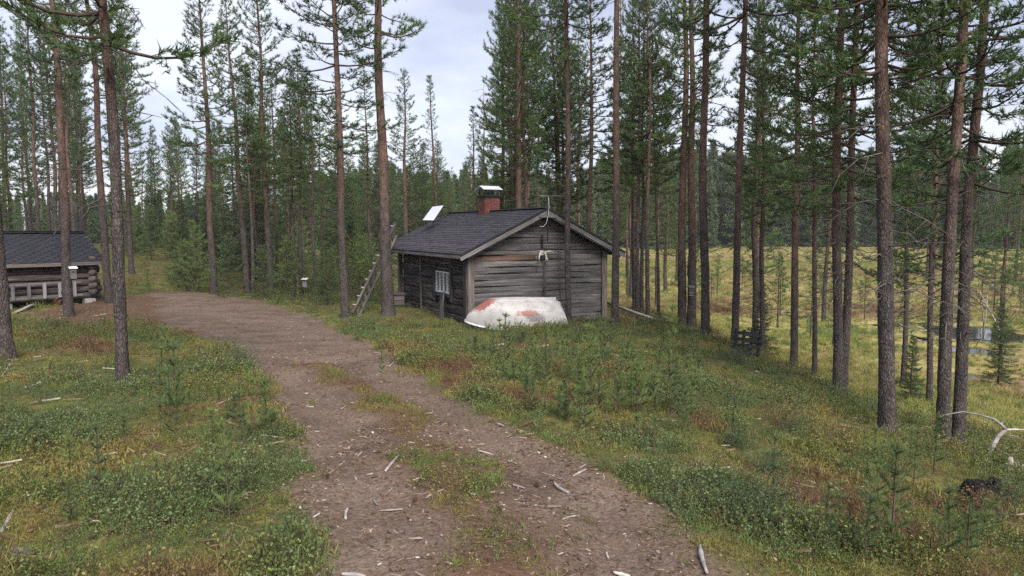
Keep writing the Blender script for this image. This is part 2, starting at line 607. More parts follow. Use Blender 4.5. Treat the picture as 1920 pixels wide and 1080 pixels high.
M['trim'] = wood("pale_trim_board", (0.08, 0.076, 0.076), (0.18, 0.172, 0.175), (0.32, 0.31, 0.315), 0.4)
M['bleached'] = wood("bleached_wood", (0.16, 0.14, 0.13), (0.34, 0.31, 0.30), (0.55, 0.52, 0.50), 0.3)
M['shingle'] = simple("roof_shingle", (0.026, 0.024, 0.031), (0.058, 0.054, 0.068), 45, 0.85, 0.25, 0.6, 0.004, vary=0.22)
M['shingle_blue'] = simple("shed_shingle", (0.014, 0.014, 0.019), (0.032, 0.033, 0.042), 45, 0.85, 0.2, 0.6, 0.004, vary=0.14)
M['shingle_b'] = simple("roof_shingle_pale", (0.032, 0.030, 0.037), (0.072, 0.067, 0.082), 45, 0.85, 0.25, 0.6, 0.004, vary=0.1)
M['shingle_c'] = simple("roof_shingle_dark", (0.020, 0.019, 0.025), (0.046, 0.043, 0.054), 45, 0.85, 0.25, 0.6, 0.004, vary=0.1)
M['felt'] = simple("roof_felt_edge", (0.012, 0.011, 0.014), (0.025, 0.024, 0.03), 20, 0.8)
M['brick'] = simple("red_brick", (0.11, 0.035, 0.030), (0.20, 0.072, 0.060), 18, 0.85, 0.2, 0.4, 0.004)
M['mortar'] = simple("mortar", (0.25, 0.21, 0.20), (0.36, 0.32, 0.31), 30, 0.95)
M['black'] = simple("black_metal", (0.010, 0.010, 0.012), (0.022, 0.022, 0.026), 20, 0.5, 0.4)
M['white_metal'] = simple("white_sheet_metal", (0.62, 0.63, 0.66), (0.75, 0.76, 0.79), 5, 0.4, 0.5, 0.05, vary=0.05)
M['panel'] = simple("white_panel_face", (0.40, 0.42, 0.49), (0.45, 0.47, 0.54), 3, 0.35, 0.5, 0, vary=0.02)
M['white_paint'] = simple("white_window_paint", (0.48, 0.48, 0.50), (0.68, 0.68, 0.70), 14, 0.6, 0.4, 0.2, 0.003, vary=0.08)
M['curtain'] = simple("lace_curtain", (0.34, 0.34, 0.38), (0.5, 0.5, 0.54), 30, 0.9, 0.1, 0.2, 0.004, (1, 6, 1))
M['antler'] = simple("bleached_antler", (0.42, 0.40, 0.37), (0.62, 0.60, 0.56), 20, 0.6)
M['concrete'] = simple("concrete", (0.24, 0.23, 0.23), (0.38, 0.37, 0.37), 15, 0.95)
M['metal'] = simple("galvanised_pipe", (0.16, 0.16, 0.17), (0.25, 0.25, 0.27), 10, 0.5, 0.5, 0.1, metallic=0.4)
M['stump'] = simple("rotten_stump", (0.035, 0.020, 0.014), (0.13, 0.075, 0.05), 14, 0.95, 0.1, 0.9, 0.03)
M['charred'] = simple("blackish_wood", (0.005, 0.005, 0.005), (0.030, 0.027, 0.026), 10, 0.95, 0.1, 0.9, 0.03)  # near-black tone put in for the dark of the hollow and nest holes
m, nt, b = new_mat("window_glass", 0.05, 0.5)
b.inputs['Base Color'].default_value = (0.9, 0.92, 0.95, 1)
b.inputs['Transmission Weight'].default_value = 0.9
M['glass'] = m
m, nt, b = new_mat("pool_water", 0.06, 0.5)
b.inputs['Base Color'].default_value = (0.02, 0.017, 0.010, 1)
M['water'] = m
m, nt, b = new_mat("boat_paint", 0.45, 0.4)
v = coords(nt)
sp = nt.nodes.new("ShaderNodeSeparateXYZ")
nt.links.new(v, sp.inputs[0])


def spot(nt, sp, cx, cz, rx, rz, nscale):
    u = mth(nt, 'DIVIDE', mth(nt, 'SUBTRACT', sp.outputs[0], cx), rx)
    w = mth(nt, 'DIVIDE', mth(nt, 'SUBTRACT', sp.outputs[2], cz), rz)
    q = mth(nt, 'SQRT', mth(nt, 'ADD', mth(nt, 'MULTIPLY', u, u), mth(nt, 'MULTIPLY', w, w)))
    q = mth(nt, 'ADD', q, mth(nt, 'MULTIPLY_ADD', nz(nt, v, nscale * 2.6, 8, 0.82), 3.0, -1.45))
    return ramp(nt, q, [(0.7, (1, 1, 1)), (1.05, (0, 0, 0))])


dirt_n = nz(nt, v, 3, 5, 0.7)
c = ramp(nt, dirt_n, [(0.3, (0.28, 0.26, 0.25)), (0.5, (0.43, 0.41, 0.40)), (0.75, (0.50, 0.485, 0.48))])
c = mixc(nt, ramp(nt, nz(nt, v, 26, 3, 0.7), [(0.66, (0, 0, 0)), (0.74, (0.5, 0.5, 0.5))]), c, (0.20, 0.17, 0.15))
c = mixc(nt, spot(nt, sp, 1.92, 0.36, 0.30, 0.13, 7), c, (0.22, 0.20, 0.21))
c = mixc(nt, spot(nt, sp, 1.72, 0.45, 0.34, 0.085, 6), c, (0.26, 0.10, 0.082))
kz = mth(nt, 'MULTIPLY', mth(nt, 'POWER', mth(nt, 'MAXIMUM', mth(nt, 'DIVIDE', sp.outputs[0], 0.70), 0.001), 0.62), 0.62)
kz = mth(nt, 'DIVIDE', mth(nt, 'SUBTRACT', mth(nt, 'MINIMUM', kz, 0.62), sp.outputs[2]), 0.10)       # how far below the keel line
kx = mth(nt, 'DIVIDE', mth(nt, 'ABSOLUTE', mth(nt, 'SUBTRACT', sp.outputs[0], 0.52)), 0.40)
kq = mth(nt, 'ADD', mth(nt, 'ADD', kz, kx), mth(nt, 'MULTIPLY_ADD', nz(nt, v, 16, 8, 0.8), 2.4, -1.2))
c = mixc(nt, ramp(nt, kq, [(0.45, (1, 1, 1)), (0.62, (0, 0, 0))]), c, (0.26, 0.10, 0.082))

nt.links.new(c, b.inputs['Base Color'])
M['boat'] = m

TINT_LEAF = [(0.0, (0.15, 0.080, 0.050)), (0.14, (0.18, 0.125, 0.06)), (0.30, (0.205, 0.180, 0.055)), (0.48, (0.150, 0.180, 0.048)), (0.78, (0.120, 0.172, 0.052)), (1.0, (0.115, 0.172, 0.064))]
M['leaf'] = foliage("berry_leaves", None, None, trans=0.25, tint=TINT_LEAF)
M['stem'] = simple("thin_stem", (0.05, 0.035, 0.025), (0.10, 0.07, 0.045), 20, 0.9)
M['moss'] = foliage("moss_blades", None, None, trans=0.3, tint=[(0.0, (0.15, 0.092, 0.05)), (0.4, (0.21, 0.180, 0.058)), (1.0, (0.135, 0.168, 0.046))])
M['grass'] = foliage("bog_grass", None, None, trans=0.35, tint=[(0.0, (0.31, 0.22, 0.135)), (0.35, (0.36, 0.30, 0.13)), (0.65, (0.31, 0.31, 0.095)), (1.0, (0.20, 0.245, 0.075))])
M['chip'] = foliage("litter_chips", None, None, trans=0.0, tint=[(0.0, (0.045, 0.028, 0.022)), (0.5, (0.15, 0.09, 0.06)), (0.8, (0.26, 0.20, 0.17)), (1.0, (0.48, 0.44, 0.41))])
M['bush'] = foliage("bilberry_leaves", (0.030, 0.055, 0.030), (0.080, 0.120, 0.066), 5, 0.2)

# ------------------------------------------------------------------ the ground: one sheet, split into ground, path and bog
def axis(lo, hi, step, far_lo, far_hi, grow):
    mid = list(np.arange(lo, hi + 1e-6, step))
    s, a = step, hi
    while a < far_hi:
        s *= grow
        a += s
        mid.append(a)
    s, a = step, lo
    while a > far_lo:
        s *= grow
        a -= s
        mid.insert(0, a)
    return np.array(mid)


gx = axis(-18, 16, 0.16, -900, 900, 1.10)
gy = axis(0, 32, 0.16, -200, 1200, 1.09)
GX, GY = np.meshgrid(gx, gy)
X, Y = GX.ravel(), GY.ravel()
Z = height(X, Y)
nx, ny = len(gx), len(gy)
ii, jj = np.meshgrid(np.arange(nx - 1), np.arange(ny - 1))
q0 = (jj * nx + ii).ravel()
quads = np.stack([q0, q0 + 1, q0 + nx + 1, q0 + nx], 1)
a_path = np.clip(0.5 - path_sd(X, Y) / 0.30, 0, 1)
a_yard = np.clip(0.5 - (seg_dist(X, Y, SHED_YARD) + 0.3 * _vn(X, Y, 0.8, 21)) / 0.4, 0, 1)
a_strip = np.clip(1.0 - strip_d(X, Y) / 0.42, 0, 1)
a_strip = np.maximum(a_strip * 0.85, a_yard * 0.8)
a_path2 = np.maximum(a_path, a_yard * 0.9)
a_bog = np.clip((BOG + 0.95 - h_smooth(X, Y)) / 0.5, 0, 1)
fc_p = a_path[quads].mean(1) > 0.5
fc_b = (a_bog[quads].mean(1) > 0.6) & ~fc_p
for nm, sel in (("path", fc_p), ("bog", fc_b), ("ground", ~fc_p & ~fc_b)):
    fq = quads[sel]
    used, inv = np.unique(fq, return_inverse=True)
    me = np_mesh(nm, np.stack([X[used], Y[used], Z[used]], 1), inv.reshape(-1, 4), [M['ground']], True)
    for an, arr in (("path", a_path2), ("bog", a_bog), ("strip", a_strip)):
        at = me.attributes.new(an, 'FLOAT', 'POINT')
        at.data.foreach_set("value", arr[used].astype(np.float32))
    tag(link(nm, me), kind="structure")
for k0, (cx, cy, rx, ry, a) in enumerate(POOLS):
    mb = MB()
    ring = []
    for k in range(40):
        t = 2 * math.pi * k / 40
        u, w = 1.7 * rx * math.cos(t), 1.7 * ry * math.sin(t)
        ring.append((cx + u * math.cos(a) - w * math.sin(a), cy + u * math.sin(a) + w * math.cos(a), BOG + 0.05 - 0.005 * k0))
    mb.add(ring, [tuple(range(40))])
    tag(mb.build("water", M['water']), kind="structure")

# ------------------------------------------------------------------ log cabin
def plank_mesh(L, h, t, seed, n=10, wav=0.012, cut=None, flat=True):
    """board along +X, 0..h in Z, front bulging to -Y; cut=(dx0, dx1): how far the top edge is pulled in at either end"""
    r = random.Random(seed)
    prof = [(0, 0), (-t * .75, .03), (-t, .28), (-t * 1.03, .55), (-t * .97, .8), (-t * .7, .97), (0, 1)]
    if flat:
        prof = [(0, 0), (-t * .93, .0), (-t * .99, .07), (-t * 1.03, .4), (-t * 1.0, .9), (-t * .88, .985), (0, 1)]
    v, f = [], []
    k = len(prof)
    ph = [r.uniform(0, 6.3) for _ in range(4)]
    for i in range(n + 1):
        s = i / n
        lo = wav * math.sin(ph[0] + s * L * 2.1) + r.uniform(-.3, .3) * wav
        hi = wav * math.sin(ph[1] + s * L * 1.7) + r.uniform(-.3, .3) * wav
        dy = 0.008 * math.sin(ph[2] + s * L * 2.6)
        for (y, z) in prof:
            x = s * L
            if cut:
                x = cut[0] * z + s * (L - cut[0] * z - cut[1] * z)
            v.append((x, y + (dy if y else 0), z * h + lo * (1 - z) + hi * z))
    for i in range(n):
        for j in range(k - 1):
            a = i * k + j
            f.append((a, a + 1, a + k + 1, a + k))
        f.append((i * k + k - 1, i * k, (i + 1) * k, (i + 1) * k + k - 1))
    f.append(tuple(range(k - 1, -1, -1)))
    f.append(tuple(n * k + j for j in range(k)))
    mb = MB()
    mb.add(v, f)
    return mb


def board(name, size, mat, parent, loc, rot=(0, 0, 0), seed=None, edge=0.006):
    """sawn board: a box with bevelled, slightly uneven edges, length along X, centred in Y and Z"""
    r = random.Random(seed if seed is not None else size[0] * 91 + loc[2] * 7)
    L, w, t = size
    n = max(2, int(L / 0.35))
    prof = [(-.5 * w + edge, -.5 * t), (.5 * w - edge, -.5 * t), (.5 * w, -.5 * t + edge), (.5 * w, .5 * t - edge), (.5 * w - edge, .5 * t), (-.5 * w + edge, .5 * t), (-.5 * w, .5 * t - edge), (-.5 * w, -.5 * t + edge)]
    v, f = [], []
    for i in range(n + 1):
        jy, jz = r.uniform(-1, 1) * edge * .5, r.uniform(-1, 1) * edge * .5
        v += [(L * i / n, y + jy, z + jz) for y, z in prof]
    for i in range(n):
        for j in range(8):
            j2 = (j + 1) % 8
            f.append((i * 8 + j, i * 8 + j2, (i + 1) * 8 + j2, (i + 1) * 8 + j))
    f += [tuple(range(7, -1, -1)), tuple(n * 8 + j for j in range(8))]
    o = MB().add(v, f).build(name, mat, parent)
    o.location, o.rotation_euler = loc, rot
    return o


YAW = math.radians(27.16)
CA = Vector((-1.2567, 20.543, -1.2455))
W, LEN, HE, HR = 4.74, 6.05, 2.305, 3.43         # gable width, length, wall top, ridge
OG, OE = 0.42, 0.42                              # overhangs
SLOPE = (HR - HE) / (W / 2)
cabin = tag(empty("log_cabin", CA, (0, 0, YAW)), "grey log cabin with dark shingle gable roof and brick chimney", "cabin")
C_M = Matrix.Translation(CA) @ Matrix.Rotation(YAW, 4, 'Z')
C_I = C_M.inverted()


def on_plane(px, py, axis_i, val):
    """cabin-local point where a photo pixel's ray meets the plane local[axis_i] = val"""
    o, d = C_I @ CAM, (C_I.to_3x3() @ ray(px, py))
    t = (val - o[axis_i]) / d[axis_i]
    return o + d * t


ang = math.atan(SLOPE)
SL = math.hypot(W / 2 + OE, SLOPE * (W / 2 + OE))
core = MB()                                      # dark inner wall behind the boards
core.box((0.06, 0.06, -0.25), (W - 0.06, LEN - 0.06, HE - 0.05))
core.add([(0.06, 0.08, HE - .05), (W - .06, 0.08, HE - .05), (W / 2, 0.08, HR - .12), (0.06, LEN - .08, HE - .05), (W - .06, LEN - .08, HE - .05), (W / 2, LEN - .08, HR - .12)],
         [(0, 1, 2), (5, 4, 3), (0, 2, 5, 3), (1, 4, 5, 2)])
core.build("inner_wall", M['dark_wood'], cabin)
# gable boards (facing the camera)
z, k = -0.28, 0
while z < HE - 0.16:
    h = R.uniform(0.145, 0.205)
    h = min(h, HE - 0.10 - z)
    if h < 0.05:
        break
    x0, x1 = 0.12, W - 0.10
    segs = [(x0, x1)]
    orange = abs((z + h / 2) - (HE - 0.27)) < 0.09
    if orange:
        segs = [(x0, 2.2), (2.21, x1)]
    elif R.random() < 0.35:
        c = R.uniform(1.2, 3.4)
        segs = [(x0, c - .004), (c + .004, x1)]
    for si, (a, b2) in enumerate(segs):
        o = plank_mesh(b2 - a, h - 0.006, 0.055 + R.uniform(0, .02), 100 + k + si * 50, 16, 0.02).build("board", M['brown_wood'] if orange and si == 0 else M['grey_wood'], cabin, True)
        o.location = (a, 0.06, z)
    z += h
    k += 1
# upper gable boards, cut to the roof slope, a little proud
z = HE - 0.10
while z < HR - 0.30:
    h = R.uniform(0.15, 0.19)
    xa = max(0.02, (z - HE + 0.16) / SLOPE)
    cut = h / SLOPE if z > HE else 0.05
    o = plank_mesh(W - 2 * xa, h - 0.006, 0.05 + R.uniform(0, .015), 300 + k, 12, cut=(cut, cut)).build("board", M['grey_wood'], cabin, True)
    o.location = (xa, 0.02, z)
    z += h
    k += 1
# long wall boards (facing -X): wide logs beside the window, narrower boards on the far section
w0, w1 = on_plane(817.5, 551, 0, -0.02), on_plane(845.5, 507, 0, -0.02)
WY0, WY1 = min(w0.y, w1.y), max(w0.y, w1.y)
WZ0, WZ1 = on_plane(831, 549, 0, -0.02).z, on_plane(831, 508.5, 0, -0.02).z
YB = on_plane(790.5, 530, 0, -0.02).y            # the batten between the two sections
CASE = 0.12
z = -0.2
while z < HE - 0.04:
    h = min(R.uniform(0.20, 0.26), HE - z)
    spans = [(0.1, YB - 0.05)]
    if z + h > WZ0 - CASE * .7 and z < WZ1 + CASE * .7:
        spans = [(0.1, WY0 - CASE + .03), (WY1 + CASE - .03, YB - 0.05)]
    for a, b2 in spans:
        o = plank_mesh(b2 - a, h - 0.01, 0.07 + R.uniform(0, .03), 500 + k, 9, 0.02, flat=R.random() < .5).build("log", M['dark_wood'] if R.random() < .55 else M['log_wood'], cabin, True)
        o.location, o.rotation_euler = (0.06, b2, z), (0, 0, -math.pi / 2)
        k += 1
    z += h
z = 0.06
while z < HE - 0.04:
    h = min(R.uniform(0.115, 0.15), HE - z)
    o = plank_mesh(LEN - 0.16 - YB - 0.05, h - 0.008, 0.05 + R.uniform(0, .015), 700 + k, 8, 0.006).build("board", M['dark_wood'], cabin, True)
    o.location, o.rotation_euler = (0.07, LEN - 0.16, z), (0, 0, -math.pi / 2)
    z += h
    k += 1
# the two walls that face away
for y_, n_ in ((LEN, 0), (0, 1)):
    z = -0.25
    while z < HE - 0.05:
        h = min(0.2, HE - z)
        if n_ == 0:
            o = plank_mesh(W - .2, h - .008, .06, 900 + k, 6).build("board", M['dark_wood'], cabin, True)
            o.location, o.rotation_euler = (W - .1, LEN - 0.06, z), (0, 0, math.pi)
        else:
            o = plank_mesh(LEN - .2, h - .008, .06, 900 + k, 6).build("board", M['dark_wood'], cabin, True)
            o.location, o.rotation_euler = (W - 0.06, .1, z), (0, 0, math.pi / 2)
        z += h
        k += 1
UPR = (0, -math.pi / 2, 0)                       # X axis of a board turned upright
board("corner_post", (HE + 0.15, 0.06, 0.20), M['post_wood'], cabin, (0.06, -0.035, -0.25), UPR)
board("corner_post", (HE + 0.15, 0.20, 0.06), M['dark_wood'], cabin, (-0.07, 0.06, -0.25), UPR)
board("corner_post", (HE + 0.35, 0.07, 0.19), M['post_wood'], cabin, (W - 0.05, -0.035, -0.45), UPR)
board("corner_post", (HE + 0.2, 0.17, 0.14), M['post_wood'], cabin, (-0.06, LEN - 0.06, -0.3), UPR)
board("batten", (HE + 0.05, 0.10, 0.05), M['post_wood'], cabin, (-0.05, YB, -0.12), UPR)
board("sill_beam", (LEN - .3, 0.12, 0.16), M['post_wood'], cabin, (0.0, LEN - .1, -0.28), (0, 0, -math.pi / 2))
# window
win = MB()
win.box((-0.03, WY0, WZ0), (0.03, WY0 + .045, WZ1)).box((-0.03, WY1 - .045, WZ0), (0.03, WY1, WZ1))
win.box((-0.027, WY0 + .045, WZ0), (0.03, WY1 - .045, WZ0 + .05)).box((-0.027, WY0 + .045, WZ1 - .05), (0.03, WY1 - .045, WZ1))
window = win.build("window", M['white_paint'], cabin)
for s in (0.27, 0.5, 0.74):
    yy = WY0 + (WY1 - WY0) * s
    wd = .022 if s == .5 else .014
    MB().box((-0.022, yy - wd, WZ0 + .05), (0.02, yy + wd, WZ1 - .05)).build("muntin", M['white_paint'], window)
cuts = [WY0 + .045] + [WY0 + (WY1 - WY0) * s for s in (.27, .5, .74)] + [WY1 - .045]
for a, b2 in zip(cuts[:-1], cuts[1:]):
    MB().box((0.0, a, WZ0 + .05), (0.005, b2, WZ1 - .05)).build("pane", M['glass'], window)
cur = MB()
for a, b2 in ((WY0 + .05, WY0 + .36 * (WY1 - WY0)), (WY0 + .55 * (WY1 - WY0), WY1 - .05)):
    n = 24
    vv = []
    for i in range(n + 1):
        y = a + (b2 - a) * i / n
        x = 0.035 + 0.008 * math.sin(i * 1.4)
        vv += [(x, y, WZ0 + .04), (x, y, WZ1 - .04), (x + .003, y, WZ0 + .04), (x + .003, y, WZ1 - .04)]
    cur.add(vv, [(i * 4, i * 4 + 4, i * 4 + 5, i * 4 + 1) for i in range(n)] + [(i * 4 + 2, i * 4 + 3, i * 4 + 7, i * 4 + 6) for i in range(n)])
cur.build("curtain", M['curtain'], window)
for (ya, yb, za, zb) in ((WY0 - CASE, WY0, WZ0 - CASE - .1, WZ1 + CASE), (WY1, WY1 + CASE, WZ0 - CASE, WZ1 + CASE)):
    board("casing", (zb - za, yb - ya - .004, 0.07), M['dark_wood'], cabin, (-0.045, (ya + yb) / 2, za), (0, -math.pi / 2, 0)).rotation_euler = (0, -math.pi / 2, 0)
for za in (WZ0 - CASE, WZ1):
    board("casing", (WY1 - WY0, 0.06, CASE - .004), M['dark_wood'], cabin, (-0.04, WY1, za + CASE / 2), (0, 0, -math.pi / 2))
# roof: deck, shingle courses, edge boards, rafters
for s in (-1, 1):
    sx = W / 2
    e = s * (W / 2 + OE)
    ze = HR - SLOPE * (W / 2 + OE)
    t = 0.06
    y0, y1 = -OG, LEN + 1.15
    mb = MB()
    A1, B1 = (sx, HR - .02), (sx + e, ze - .02)
    mb.add([(A1[0], y0, A1[1]), (B1[0], y0, B1[1]), (B1[0], y1, B1[1]), (A1[0], y1, A1[1]), (A1[0], y0, A1[1] - t), (B1[0], y0, B1[1] - t), (B1[0], y1, B1[1] - t), (A1[0], y1, A1[1] - t)],
           [(0, 1, 2, 3), (7, 6, 5, 4), (0, 4, 5, 1), (1, 5, 6, 2), (2, 6, 7, 3), (3, 7, 4, 0)])
    mb.build("roof_deck", M['dark_wood'], cabin)
    sh = MB()
    rows, pitch_ = 24, SL / 24
    for rI in range(rows):
        d0, d1 = SL - rI * pitch_ + .03, SL - (rI + 1) * pitch_ - .03
        x = y0 - 0.03 - (rI % 2) * 0.15
        while x < y1 + 0.02:
            xa, xb = max(x, y0 - .03), min(x + 0.3, y1 + .03)
            x += 0.3
            if xb - xa < 0.02:
                continue
            jz = R.uniform(0, .004)
            cc = []
            for (dd, lift) in ((d0, .024 + jz), (d1, .004)):
                px_, pz_ = sx + s * dd * math.cos(ang), HR - dd * math.sin(ang)
                for yy in (xa + .003, xb - .003):
                    cc.append((px_ + s * lift * math.sin(ang), yy, pz_ + lift * math.cos(ang) - .005))
            base = [(p[0], p[1], p[2] - .012) for p in cc]
            sh.add(cc + base, [(0, 1, 3, 2), (4, 6, 7, 5), (0, 4, 5, 1), (0, 2, 6, 4), (1, 5, 7, 3)], R.choice([0, 0, 1, 2]))
    tag(sh.build("shingles", [M['shingle'], M['shingle_b'], M['shingle_c']], cabin), kind="stuff")
    # dark felt edge and pale barge board along the gable, eave fascia
    rot = (0, ang, 0) if s > 0 else (0, math.pi - ang, 0)
    board("roof_edge", (SL + .03, 0.05, 0.06), M['felt'], cabin, (sx, y0 - .035, HR - 0.005), rot)
    board("barge_board", (SL + .01, 0.035, 0.13), M['trim'], cabin, (sx + s * .004, y0 - .018, HR - .115), rot)
    board("barge_board", (SL + .01, 0.035, 0.13), M['trim'], cabin, (sx + s * .004, y1 + .018, HR - .115), rot)
    board("soffit_trim", (SL - .3, 0.03, 0.05), M['trim'], cabin, (sx + s * .03, y0 + .02, HR - .205), rot)
    board("eave_fascia", (y1 - y0, 0.03, 0.10), M['trim'], cabin, (sx + e + s * .018, y0, ze - .07), (0, 0, math.pi / 2))
    board("roof_edge", (y1 - y0 + .05, 0.05, 0.045), M['felt'], cabin, (sx + e + s * .015, y0 - .02, ze + .004), (0, 0, math.pi / 2))
    yy = -0.25
    while yy < LEN + 1.1:
        board("rafter", (SL - .05, 0.06, 0.12), M['dark_wood'], cabin, (sx + s * .02, yy, HR - .16), rot)
        yy += 0.9
    board("purlin", (LEN + OG + 1.0, 0.14, 0.14), M['post_wood'], cabin, (sx + s * (W / 2 - .05), -OG + .04, HE - .05), (0, 0, math.pi / 2))
board("ridge_cap", (LEN + OG + 1.2, 0.22, 0.03), M['shingle'], cabin, (W / 2, -OG - .04, HR + .022), (0, 0, math.pi / 2))
board("ridge_beam", (LEN + OG + 1.0, 0.12, 0.14), M['post_wood'], cabin, (W / 2, -OG + .05, HR - .22), (0, 0, math.pi / 2))
board("gable_brace", (0.62, 0.03, 0.09), M['trim'], cabin, (W / 2 - .31, -OG - .045, HR - .23))
# chimney, standing across the ridge
cp_ = on_plane(917, 390, 0, W / 2)
CY, CW_, CL_ = cp_.y, 0.54, 0.54
chim = MB().box((W / 2 - CW_ / 2 + .012, CY - CL_ / 2 + .012, HR - .45), (W / 2 + CW_ / 2 - .012, CY + CL_ / 2 - .012, HR + .44)).build("chimney", M['mortar'], cabin)
bw, bh, g = 0.24, 0.062, 0.012
bm = {}


def brick_obj(lx, ly, loc):
    key = (round(lx, 3), round(ly, 3))
    if key not in bm:
        mb = MB().box((-lx / 2, -ly / 2, 0), (lx / 2, ly / 2, bh))
        bm[key] = mb.mesh("brick")
        bm[key].materials.append(M['brick'])
    return put(bm[key], "brick", chim, loc)


zz, rI = HR - .42, 0
while zz < HR + .43:
    for face in range(4):
        off = (rI + face) % 2
        ls = [.255, .255] if off else [.12, .255, .12]
        p = -CW_ / 2 + .003
        for L_ in ls:
            c0 = p + L_ / 2
            jit = R.uniform(-.003, .003)
            if face == 0:
                brick_obj(L_, .02, (W / 2 + c0, CY - CL_ / 2 + jit, zz))
            elif face == 1:
                brick_obj(L_, .02, (W / 2 + c0, CY + CL_ / 2 + jit, zz))
            elif face == 2:
                brick_obj(.02, L_, (W / 2 - CW_ / 2 + jit, CY + c0, zz))
            else:
                brick_obj(.02, L_, (W / 2 + CW_ / 2 + jit, CY + c0, zz))
            p += L_ + g
    zz += bh + g
    rI += 1
zt = HR + .45
MB().box((W / 2 - .30, CY - .30, zt), (W / 2 + .30, CY + .30, zt + .05)).box((W / 2 - .34, CY - .34, zt + .05), (W / 2 + .34, CY + .34, zt + .085)).build("chimney_slab", M['black'], chim)
for ax in (-.24, .24):
    for ay in (-.24, .24):
        MB().box((W / 2 + ax - .02, CY + ay - .02, zt + .085), (W / 2 + ax + .02, CY + ay + .02, zt + .29)).build("cap_post", M['black'], chim)
MB().box((W / 2 - .13, CY - .13, zt + .085), (W / 2 + .13, CY + .13, zt + .2)).build("flue", M['black'], chim)
cap = MB()
for (sg, zr) in ((1, 0), (-1, 0)):
    cap.add([(W / 2 - .36, CY, zt + .42), (W / 2 - .36, CY + sg * .34, zt + .29), (W / 2 + .36, CY + sg * .34, zt + .29), (W / 2 + .36, CY, zt + .42),
             (W / 2 - .36, CY, zt + .408), (W / 2 - .36, CY + sg * .34, zt + .278), (W / 2 + .36, CY + sg * .34, zt + .278), (W / 2 + .36, CY, zt + .408)],
            [(0, 1, 2, 3), (7, 6, 5, 4), (0, 4, 5, 1), (1, 5, 6, 2), (2, 6, 7, 3)])
cap.build("rain_cap", M['white_metal'], chim)
# door batten, dark pole and rod on the gable
pz0, pz1 = on_plane(1021, 566, 1, -.05), on_plane(1018, 490, 1, -.05)
board("drain_board", (pz1.z - pz0.z, 0.05, 0.085), M['dark_wood'], cabin, (pz0.x, -0.045, pz0.z), UPR)
pz2, pz3 = on_plane(1017, 490, 1, -.05), on_plane(1016, 441, 1, -.05)
board("drain_board", (pz3.z - pz2.z + .0, 0.05, 0.06), M['felt'], cabin, (pz3.x, -0.06, pz2.z + .01), UPR)

# ------------------------------------------------------------------ things on and beside the cabin
def tubes_obj(name, parent, mat, chains, sides=6, smooth=True):
    mb = MB()
    for pts, rad in chains:
        mb.tube(pts, rad if isinstance(rad, (list, tuple)) else [rad] * len(pts), sides)
    return mb.build(name, mat, parent, smooth)


def cl(px, py, ax, val):
    return C_M @ on_plane(px, py, ax, val)


# TV antenna on its mast
mb0, mt0 = on_plane(1027, 452, 1, -.52), on_plane(1030, 366, 1, -.52)
ant = tag(empty("tv_antenna", C_M @ mb0, (0, 0, YAW)), "thin television antenna mast fixed to the gable peak with a hanging cable", "antenna")
hgt = mt0.z - mb0.z
tubes_obj("mast", ant, M['black'], [([(0, 0, -.05), (0, 0, hgt)], .014)])
tubes_obj("bracket", ant, M['black'], [([(0, 0, 0.02), (0, .5, 0.02)], .012)])
tubes_obj("boom", ant, M['metal'], [([(-.34, 0, hgt - .03), (.56, 0, hgt - .02)], .010)])
for xx in (-.3, -.16, .12, .26, .4, .53):
    tubes_obj("element", ant, M['metal'], [([(xx, -.28, hgt - .02), (xx, .28, hgt - .02)], .005)], 5)
tubes_obj("cable", ant, M['antler'], [([(.02, 0, hgt - .05), (.03, -.02, hgt - .35), (-.01, -.03, hgt - .6), (-.06, -.02, hgt - .82), (-.16, 0, hgt - .93), (-.26, .02, hgt - .9)], .008)], 5)

# reindeer antlers on the gable
a0 = on_plane(1013, 474, 1, -.06)
antl = tag(empty("antlers", C_M @ a0, (0, 0, YAW)), "small white antlers hung on the gable wall beside the brown board", "antlers")
antl_parts = [[(0, 0, 0), (-.06, -.08, -.02), (-.10, -.12, -.12), (-.10, -.1, -.24)], [(0.03, 0, 0), (.12, -.1, 0.02), (.26, -.14, .05), (.36, -.12, .03), (.42, -.1, -.08)],
              [(.10, -.09, 0.02), (.13, -.14, -.1), (.11, -.14, -.26)], [(.12, -.14, -.12), (.18, -.15, -.24)]]
tubes_obj("antler", antl, M['antler'], [(p, [.028, .026, .022, .018, .012][:len(p)]) for p in antl_parts[:1]])
tubes_obj("antler", antl, M['antler'], [(p, [.026, .026, .022, .018, .012][:len(p)]) for p in antl_parts[1:]])
MB().box((-.04, -.05, -.07), (.08, .02, .08)).build("skull_plate", M['antler'], antl)

# rake handle leaning on the gable
r0, r1 = on_plane(1052, 590, 1, -.30), on_plane(1047, 442, 1, -.06)
tl = tag(empty("long_rod", C_M @ r0, (0, 0, YAW)), "thin dark rod leaning upright against the gable wall", "rod")
dlt = r1 - r0
tubes_obj("shaft", tl, M['twig'], [([(0, 0, -.05), dlt * .5, dlt], [.016, .013, .009])])
tubes_obj("crossbar", tl, M['twig'], [([dlt * .96 + Vector((-.28, -.02, -.02)), dlt * .96 + Vector((.16, -.02, .03))], .008)])

